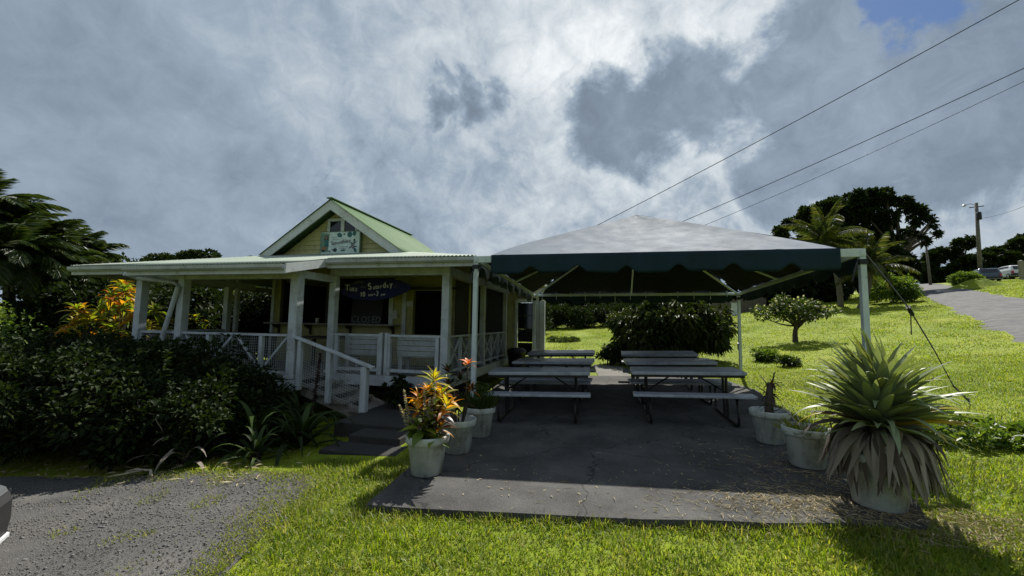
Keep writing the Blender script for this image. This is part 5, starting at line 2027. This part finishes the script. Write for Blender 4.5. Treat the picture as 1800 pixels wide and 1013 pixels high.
rosette(p2_, 'croton', ['leaf_maroon', 'leaf_dark', 'leaf_mid'], (-.08, -.1, HP_ + .26), 18, .20, r2)
rosette(p2_, 'croton', ['leaf_dark', 'leaf_maroon'], (-.18, .08, HP_ + .62), 16, .19, r2)

p3_ = pot('potted_grass_plant', 'third grey pot on the left with green stalks beside the tent pole', -1.72, 5.66)
r3 = np.random.default_rng(430)
n = 420
a = r3.random(n) * 6.28
q = r3.random(n) ** .5 * .18
P = np.stack([q * np.cos(a), q * np.sin(a), np.full(n, HP_ - .02)], 1)
D = np.stack([np.cos(a) * .35, np.sin(a) * .35, np.ones(n)], 1) + r3.normal(size=(n, 3)) * .18
link('blades', np_mesh('blades', *leaf_arrays(P, D, r3.uniform(.14, .36, n), .014, .2, .08, r3)), 'leaf_mid', p3_)
cc = ellipsoid_clumps((0.05, 0, HP_ + .26), (.17, .15, .12), 12, r3)
link('foliage', np_mesh('foliage', *clump_leaves(cc, np.full(12, .06), 22, .05, .5, r3)), 'leaf_mid', p3_)

p4_ = pot('potted_dead_plant', 'farther grey pot on the right with a dark withered stump', 2.04, 5.90)
r4 = np.random.default_rng(440)
mb = MB()
limb_mesh(mb, (0, 0, HP_ - .03), (.03, .0, HP_ + .40), .055, .035, r4, .06, 6, 9)
for k in range(7):
    a = k * 2.4
    limb_mesh(mb, (.01, 0, HP_ + .05 + .05 * k), (.16 * math.cos(a), .16 * math.sin(a), HP_ + .12 + .06 * k), .009, .003, r4, .2, 5, 5)
limb_mesh(mb, (.03, 0, HP_ + .38), (.07, 0, HP_ + .52), .012, .008, r4, .1, 4, 5)
mb.build('stump', 'bark', p4_, smooth=True)
rosette(p4_, 'croton', ['agave_brown', 'leaf_maroon'], (.05, .0, HP_ + .42), 14, .14, r4, -1.0, .6)
rosette(p4_, 'croton', ['agave_brown', 'leaf_dark'], (.02, .0, HP_ + .28), 16, .17, r4, -1.1, .5)
rosette(p4_, 'croton', ['agave_brown', 'leaf_dark'], (.0, .0, HP_ + .15), 14, .16, r4, -.9, .6)
rosette(p4_, 'round', ['agave_brown'], (.08, .0, HP_ + .52), 5, .06, r4, -.3, .8)

p5_ = pot('potted_weeds', 'nearer grey pot on the right with thin green weeds behind the spiky plant', 2.08, 5.02)
r5 = np.random.default_rng(450)
n = 260
a = r5.random(n) * 6.28
q = r5.random(n) ** .5 * .19
P = np.stack([q * np.cos(a), q * np.sin(a), np.full(n, HP_ - .02)], 1)
D = np.stack([np.cos(a) * .7, np.sin(a) * .7, np.ones(n)], 1) + r5.normal(size=(n, 3)) * .4
link('blades', np_mesh('blades', *leaf_arrays(P, D, r5.uniform(.06, .24, n), .010, .2, .15, r5)), 'grass_long', p5_)
mb = MB()
for k in range(7):
    a = k * 2.4
    limb_mesh(mb, (0, 0, HP_ - .03), (.24 * math.cos(a), .2 * math.sin(a), HP_ + .22 + .05 * (k % 3)), .006, .003, r5, .2, 5, 4)
mb.build('twigs', 'dead_stalk', p5_, smooth=True)

# the big spiky potted plant
ag = pot('potted_spiky_plant', 'large spiky rosette plant with a skirt of dead leaves in a grey pot', 2.20, 4.08, .25, .44, None)
ra = np.random.default_rng(460)
CZ = .66
mb = MB()
mb.tube([(0, 0, HP_), (.0, 0, CZ - .15), (.02, 0, CZ - .02), (.02, 0, CZ + .08)], [.09, .10, .11, .05], 12)
mb.build('trunk', 'bark', ag, smooth=True)
N_ = 215
for k in range(N_):
    a = k * 2.39996 + ra.uniform(-.15, .15)
    t = k / (N_ - 1)
    e = .04 + 1.46 * t ** .85 + ra.uniform(-.09, .09)
    L = (.49 + .16 * t ** .6) * ra.uniform(.86, 1.12)
    # the near side is a little shorter, the far side rises
    d = (math.cos(a) * math.cos(e), math.sin(a) * math.cos(e), math.sin(e))
    m_ = 'agave_leaf'
    kind = 'agave_arch' if ra.random() < .28 else 'agave'
    if t < .22:
        z_ = ra.random()
        m_ = 'agave_yellow' if z_ < .28 else ('agave_brown' if z_ < .42 else 'agave_leaf')
        kind = 'agave_arch' if ra.random() < .4 else 'agave'
    if t < .20 and ra.random() < .38:
        kind, m_ = 'agave_curl', ('agave_dead' if ra.random() < .6 else 'agave_leaf')
        L *= .8
    if t < .5 and m_ == 'agave_leaf' and math.cos(a - .2) > .5 and ra.random() < .4:
        m_ = 'agave_yellow'
    put_leaf(ag, kind, m_, (.02 + .07 * math.cos(a) * (1 - t), .07 * math.sin(a) * (1 - t), CZ - .05 + .16 * t), d, L, ra.uniform(.85, 1.15), ra.uniform(-.25, .25))
for k in range(170):
    a = k * 2.39996 + ra.uniform(-.2, .2)
    t = (k % 57) / 56
    e = ra.uniform(-.2, .25)
    d = (math.cos(a) * math.cos(e), math.sin(a) * math.cos(e), math.sin(e))
    L = ra.uniform(.44, .60) * (1.04 if math.cos(a) > .3 else .97)
    put_leaf(ag, 'dead', 'agave_dead' if ra.random() < .72 else 'agave_brown', (.02 + .12 * math.cos(a), .12 * math.sin(a), CZ - .02 - .10 * t), d, L, ra.uniform(.75, 1.3), ra.uniform(-.3, .3), 'dead_leaf')


# ------------------------------------------------------------------ poles and wires
def utility_pole(label, base, top, r0, lamp=True):
    base, top = Vector(base), Vector(top)
    t = thing('utility_pole', label, 'utility pole', base, 0, 'utility poles')
    h = top - base
    MB().tube([(0, 0, -.3), h * .5, h], [r0 * 1.2, r0, r0 * .8], 10).build('pole', 'pole_wood', t, smooth=True)
    if lamp:
        MB().lathe([(0, 0), (.2, 0), (.22, .1), (.22, .75), (.18, .9), (0, .92)], 14, (h.x - .12, h.y - .40, h.z - 2.1)).build('transformer', 'black_metal', t, smooth=True)
        MB().bar(h * .95 + Vector((-.5, .3, 0)), h * .95 + Vector((.5, -.3, 0)), .1, .1).build('cross_arm', 'pole_wood', t)
        MB().tube([h * .97, h * .985 + Vector((-.5, .1, .1)), h * .98 + Vector((-1.0, .2, .05))], .03, 6).build('lamp_arm', 'pole_wood', t)
        MB().lathe([(0, -.12), (.16, -.08), (.2, .0), (.1, .12), (0, .14)], 12, tuple(h * .975 + Vector((-1.05, .2, 0)))).build('lamp_head', 'steel', t, smooth=True)
    return t


b1 = at(1724, 492, 58.0)
b1.z = gz(b1.x, b1.y)
UP_TOP = at(1716, 357, 58.0)
utility_pole('tall wooden utility pole with transformer and lamp on the hill', b1, UP_TOP, .19)
b2 = at(1636, 503, 62.0)
b2.z = gz(b2.x, b2.y)
utility_pole('thin leaning pole in front of the dark trees by the road', b2, at(1628, 434, 62.0), .14, False)


def wire(label, pts, sag, r=.012):
    a, b = Vector(pts[0]), Vector(pts[1])
    P = []
    for i in range(41):
        t = i / 40
        P.append(a.lerp(b, t) - Vector((0, 0, sag * 4 * t * (1 - t))))
    o = MB().tube(P, r, 5).build('overhead_wire', 'black_metal')
    tag(o, label, 'wire', 'overhead power lines')


def through(pa, ya, pb, yb, ext_a, ext_b):
    a, b = at(*pa, ya), at(*pb, yb)
    d = b - a
    return a - d * ext_a, b + d * ext_b


a, b = through((1757, 0), 11.0, (1035, 401), 15.0, .9, .13)
wire('upper single overhead wire crossing the sky to the service mast', (a, b), .25, .011)
a, b = through((1800, 106), 13.0, (1195, 389), 17.0, .9, .16)
wire('upper of the two close parallel overhead wires above the tent', (a, b), .22, .012)
a, b = through((1800, 116), 13.0, (1228, 395), 17.0, .9, .16)
wire('lower of the two close parallel overhead wires above the tent', (a, b), .42, .008)
wire('thin wire leaving the tall utility pole towards the right', (UP_TOP + Vector((.3, -.2, -1.9)), at(1880, 325, 40)), .4, .02)

# ------------------------------------------------------------------ far fence, shed and mound
fl0, fl1 = at(1236, 556, 37.5), at(1345, 543, 40.5)
fb = Vector(((fl0.x + fl1.x) / 2, (fl0.y + fl1.y) / 2, 0))
fb.z = gz(fb.x, fb.y)
fe = thing('board_fence', 'dark weathered board fence at the top of the lawn', 'fence', fb)
nb = 26
for k in range(nb):
    s = k / (nb - 1)
    x, y = fl0.x + (fl1.x - fl0.x) * s, fl0.y + (fl1.y - fl0.y) * s
    z = gz(x, y)
    hh = 1.15 + .12 * math.sin(k * 1.7)
    MB().box((x - .10 - fb.x, y - .015 - fb.y, z - .1 - fb.z), (x + .10 - fb.x, y + .015 - fb.y, z + hh - fb.z)).build('board', 'fence_wood', fe)
for hh in (.35, .95):
    MB().bar((fl0.x - fb.x, fl0.y + .05 - fb.y, gz(fl0.x, fl0.y) + hh - fb.z), (fl1.x - fb.x, fl1.y + .05 - fb.y, gz(fl1.x, fl1.y) + hh - fb.z), .05, .08).build('rail', 'fence_wood', fe)
sx, sy = at(1291, 540, 36.5).x, 36.5
wp = thing('white_panel', 'small pale panel standing against the fence left of the far tent pole', 'panel', (sx, sy, gz(sx, sy)))
MB().box((-.22, -.04, 0), (.22, .04, 1.0)).build('sheet', 'white_trim', wp)
MB().box((-.26, -.05, .99), (.26, .05, 1.04)).build('cap', 'white_trim', wp)

mx, my = 34.4, 47.2
mz = gz(mx, my)
V, F = [], []
for i in range(13):
    for k in range(28):
        rr_ = i / 12
        t = 2 * PI * k / 28
        x, y = mx + math.cos(t) * rr_ * 2.9, my + math.sin(t) * rr_ * 1.8
        V.append((x, y, gz(x, y) - .1 + .85 * (math.cos(rr_ * PI) * .5 + .5) + .08 * math.sin(t * 5)))
for i in range(12):
    for k in range(28):
        F.append((i * 28 + k, i * 28 + (k + 1) % 28, (i + 1) * 28 + (k + 1) % 28, (i + 1) * 28 + k))
mb = MB()
mb.v, mb.f = V, F
tag(mb.build('grass_mound', 'lawn_ground', smooth=True), kind='structure')
pp = at(1797, 492, 54.3)
pg = thing('wooden_post', 'short weathered wooden post at the right picture edge', 'post', (pp.x, pp.y, gz(pp.x, pp.y)))
MB().box((-.16, -.16, -.2), (.16, .16, 2.0)).build('post', 'grey_wood', pg, bevel=.02)
MB().lathe([(.22, 2.0), (.22, 2.04), (0, 2.12)], 4).build('cap', 'grey_wood', pg)

# ------------------------------------------------------------------ litter
for (x, y, rz, L, lab) in ((-5.1, 3.75, .15, .36, 'pale dead palm stalk lying at the gravel edge below the hedge'),):
    t = thing('palm_stalk', lab, 'stalk', (x, y, gz(x, y) + .04), rz)
    MB().tube([(-L / 2, 0, .03), (-.1, .03, .05), (.1, .02, .05), (L / 2, -.06, .02)], [.008, .012, .014, .02], 8).build('stalk', 'dead_stalk', t, smooth=True)
    MB().tube([(0, .02, .05), (-.15, -.08, .03), (-.25, -.14, .02)], [.012, .01, .006], 6).build('side_stalk', 'dead_stalk', t, smooth=True)


# ------------------------------------------------------------------ grass, stones, straw
def keep_out(x, y):
    k = in_poly(x, y, SLAB) | in_poly(x, y, GRAVEL)
    k |= (x > -9.2) & (x < -2.9) & (y > 6.3) & (y < 13)
    k |= (x > -3.7) & (x < -2.4) & (y > 4.6) & (y < 7.2)
    return k


def blades(name, label, x0, x1, y0, y1, dens, h, w, mat, seed, test=None, patch=True, fall=None):
    r = np.random.default_rng(seed)
    n = int((x1 - x0) * (y1 - y0) * dens)
    x, y = r.uniform(x0, x1, n), r.uniform(y0, y1, n)
    # only what the lens, or one a step aside, can see
    fwd = -x * math.sin(YAW) + y * math.cos(YAW)
    side = x * math.cos(YAW) + y * math.sin(YAW)
    k = (fwd > 1.6) & (np.abs(side) < fwd * 1.36 + .9) & ~keep_out(x, y) & ~on_road(x, y, -.1)
    if test is not None:
        k &= test(x, y, r)
    if fall is not None:
        k &= r.random(n) < fall(x, y)
    x, y = x[k], y[k]
    n = len(x)
    pn = .5 + .5 * np.sin(x * 2.3 + 1.7 * np.sin(y * 1.9)) * np.sin(y * 2.9 + 1.3 * np.sin(x * 1.6))
    pn2 = .5 + .5 * np.sin(x * 7.1 + 2 * np.sin(y * 5.3)) * np.sin(y * 6.7 + 2 * np.sin(x * 4.1))
    hh = h * r.uniform(.55, 1.25, n) * (.6 + .5 * pn + .35 * pn2)
    a = r.random(n) * 6.283
    lean = r.uniform(.15, 1.1, n)
    D = np.stack([np.cos(a) * lean, np.sin(a) * lean, np.ones(n)], 1)
    P = np.stack([x, y, lawn_z(x, y) - .012], 1)
    D = unit(D)
    S = np.stack([-np.sin(a), np.cos(a), np.zeros(n)], 1)
    ww = (w * r.uniform(.7, 1.3, n))[:, None]
    H = hh[:, None]
    mid = P + D * H * .55
    tip = P + D * H
    tip[:, 2] -= hh * .25 * lean
    tip[:, :2] += D[:, :2] * H * .25
    V = np.stack([P - S * ww / 2, P + S * ww / 2, mid + S * ww * .4, tip, mid - S * ww * .4], 1).reshape(-1, 3)
    b = np.arange(n)[:, None] * 5
    F = np.concatenate([b + np.array([[0, 1, 2]]), b + np.array([[0, 2, 4]]), b + np.array([[4, 2, 3]])], 0)
    o = link(name, np_mesh(name, V, F), mat)
    return tag(o, label, 'grass', kind='stuff')


blades('grass', 'short bright lawn grass in the foreground', -3.4, 7.5, 1.4, 5.6, 4300, .072, .0085, 'grass_blade', 501)
blades('grass', 'lawn grass on the slope right of the patio', 2.4, 14, 5.6, 13, 2000, .062, .0095, 'grass_blade', 502)
blades('grass', 'lawn grass of the hill behind the tent', -6, 26, 13, 30, 420, .06, .018, 'grass_blade', 503)
blades('grass', 'far lawn grass at the top of the hill', -8, 46, 30, 56, 120, .08, .04, 'grass_blade', 504)
blades('grass', 'shaded grass at the foot of the hedge', -9.5, -2.05, 3.25, 6.0, 900, .06, .007, 'grass_long', 505)


def edge_test(x, y, r):
    # tufts along the patio edge and the gravel border
    d = np.full(x.shape, 9.0)
    for i in range(5):
        (ax, ay), (bx, by) = SLAB[i], SLAB[i + 1]
        t = np.clip(((x - ax) * (bx - ax) + (y - ay) * (by - ay)) / ((bx - ax) ** 2 + (by - ay) ** 2), 0, 1)
        d = np.minimum(d, np.hypot(x - ax - t * (bx - ax), y - ay - t * (by - ay)))
    d2 = np.full(x.shape, 9.0)
    for (ax, ay), (bx, by) in (((-2.05, 3.36), (-2.12, 4.6)), ((-2.62, 3.25), (-2.85, 3.85))):
        t = np.clip(((x - ax) * (bx - ax) + (y - ay) * (by - ay)) / ((bx - ax) ** 2 + (by - ay) ** 2), 0, 1)
        d2 = np.minimum(d2, np.hypot(x - ax - t * (bx - ax), y - ay - t * (by - ay)))
    return (r.random(len(x)) < np.exp(-d / .05)) | (r.random(len(x)) < .5 * np.exp(-d2 / .12))


blades('grass', 'longer grass tufts along the patio edge', -3.4, 3.0, 2.9, 4.8, 9000, .105, .007, 'grass_long', 506, edge_test)
# thin weeds creeping into the gravel
def gravel_blades():
    r = np.random.default_rng(507)
    n = 70000
    x, y = r.uniform(-5.6, -1.9, n), r.uniform(1.4, 4.1, n)
    pn = np.sin(x * 5.1 + 2 * np.sin(y * 3.3)) * np.sin(y * 4.7 + 2 * np.sin(x * 3.1))
    edge = -2.25 - .13 * (y - 1.0) - np.clip(y - 2.4, 0, 2) * .05
    d2 = np.full(n, 9.0)
    for i in range(11):
        (ax, ay), (bx, by) = GRAVEL[i], GRAVEL[i + 1]
        t = np.clip(((x - ax) * (bx - ax) + (y - ay) * (by - ay)) / ((bx - ax) ** 2 + (by - ay) ** 2), 0, 1)
        d2 = np.minimum(d2, np.hypot(x - ax - t * (bx - ax), y - ay - t * (by - ay)))
    wid = .10 + .16 * (np.sin(x * 9 + y * 5) * .5 + .5)
    k = in_poly(x, y, GRAVEL) & ((pn > .74) & (r.random(n) < .22) | (r.random(n) < np.exp(-(d2 / wid) ** 1.3) * .95))
    x, y = x[k], y[k]
    n = len(x)
    P = np.stack([x, y, lawn_z(x, y) + .015], 1)
    a = r.random(n) * 6.28
    D = np.stack([np.cos(a) * .8, np.sin(a) * .8, np.ones(n)], 1)
    tag(link('grass', np_mesh('grass', *leaf_arrays(P, D, r.uniform(.02, .055, n), .007, .2, .1, r)), 'grass_long'), 'thin weeds growing in the gravel', 'grass', kind='stuff')


gravel_blades()


def stones():
    r = np.random.default_rng(510)
    n = 42000
    fx, fy = r.uniform(-6.5, -1.9, n), r.uniform(1.2, 4.0, n)
    k = in_poly(fx, fy, GRAVEL) | (in_poly(fx - .12, fy, GRAVEL) & (r.random(n) < .25))
    fx, fy = fx[k], fy[k]
    n = len(fx)
    s = .0026 + .007 * r.random(n) ** 3 + .009 * (r.random(n) > .975)
    base = np.array([[1, 0, 0], [-1, 0, 0], [0, 1, 0], [0, -1, 0], [0, 0, 1], [0, 0, -.6]], float)
    B = base[None] * r.uniform(.6, 1.35, (n, 6, 1)) * s[:, None, None]
    a = r.random(n) * 6.28
    c, q = np.cos(a)[:, None], np.sin(a)[:, None]
    X = B[..., 0] * c - B[..., 1] * q
    Y = B[..., 0] * q + B[..., 1] * c
    Z = B[..., 2] * .55
    V = np.stack([X + fx[:, None], Y + fy[:, None], Z + (lawn_z(fx, fy) + .026 + .012 * np.sin(fx * 3.1 + fy) * np.sin(fy * 2.3))[:, None]], -1).reshape(-1, 3)
    f = np.array([[0, 2, 4], [2, 1, 4], [1, 3, 4], [3, 0, 4], [2, 0, 5], [1, 2, 5], [3, 1, 5], [0, 3, 5]])
    F = (np.arange(n)[:, None, None] * 6 + f[None]).reshape(-1, 3)
    tag(link('gravel', np_mesh('gravel', V, F), 'gravel_stone'), 'loose grey gravel stones on the forecourt', 'gravel', kind='stuff')


stones()


def straw():
    r = np.random.default_rng(520)
    xs, ys = [], []
    for (cx, cy, sx_, sy_, n) in ((1.75, 4.05, .36, .20, 1000), (2.05, 4.7, .28, .40, 500), (1.1, 3.85, .35, .18, 260), (2.75, 3.95, .35, .18, 900), (2.45, 3.75, .35, .12, 600), (1.5, 5.0, .4, .5, 120), (.2, 4.0, 1.2, .5, 90)):
        xs.append(r.normal(cx, sx_, n))
        ys.append(r.normal(cy, sy_, n))
    x, y = np.concatenate(xs), np.concatenate(ys)
    n = len(x)
    ins = in_poly(x, y, SLAB)
    z = np.where(ins, slab_z(x, y) + .004, lawn_z(x, y) + .02)
    a = r.random(n) * 6.28
    D = np.stack([np.cos(a), np.sin(a), r.uniform(-.02, .22, n)], 1)
    L = r.uniform(.03, .13, n)
    V, F = leaf_arrays(np.stack([x, y, z], 1), D, L, .006, .2, .05, r)
    tag(link('straw', np_mesh('straw', V, F), 'straw'), 'dry straw litter on the patio round the spiky plant', 'straw', kind='stuff')


straw()


def leaf_litter():
    r = np.random.default_rng(530)
    n = 320
    x, y = r.uniform(-8.5, -3.6, n), 3.62 + np.abs(r.normal(0, .45, n))
    z = lawn_z(x, y) + .02
    a = r.random(n) * 6.28
    D = np.stack([np.cos(a), np.sin(a), r.uniform(0, .4, n)], 1)
    tag(link('leaf_litter', np_mesh('leaf_litter', *leaf_arrays(np.stack([x, y, z], 1), D, r.uniform(.04, .16, n), .018, .2, .05, r)), 'straw'), 'dry fallen leaves under the hedge', 'leaf litter', kind='stuff')
    n = 130
    x, y = r.uniform(-1.9, 2.3, n), r.uniform(3.5, 6.2, n)
    z = slab_z(x, y) + .006
    a = r.random(n) * 6.28
    D = np.stack([np.cos(a), np.sin(a), r.uniform(0, .15, n)], 1)
    tag(link('leaf_litter', np_mesh('leaf_litter', *leaf_arrays(np.stack([x, y, z], 1), D, r.uniform(.02, .05, n), .014, .2, .05, r)), 'straw'), 'small dry leaves scattered over the patio', 'leaf litter', kind='stuff')


leaf_litter()
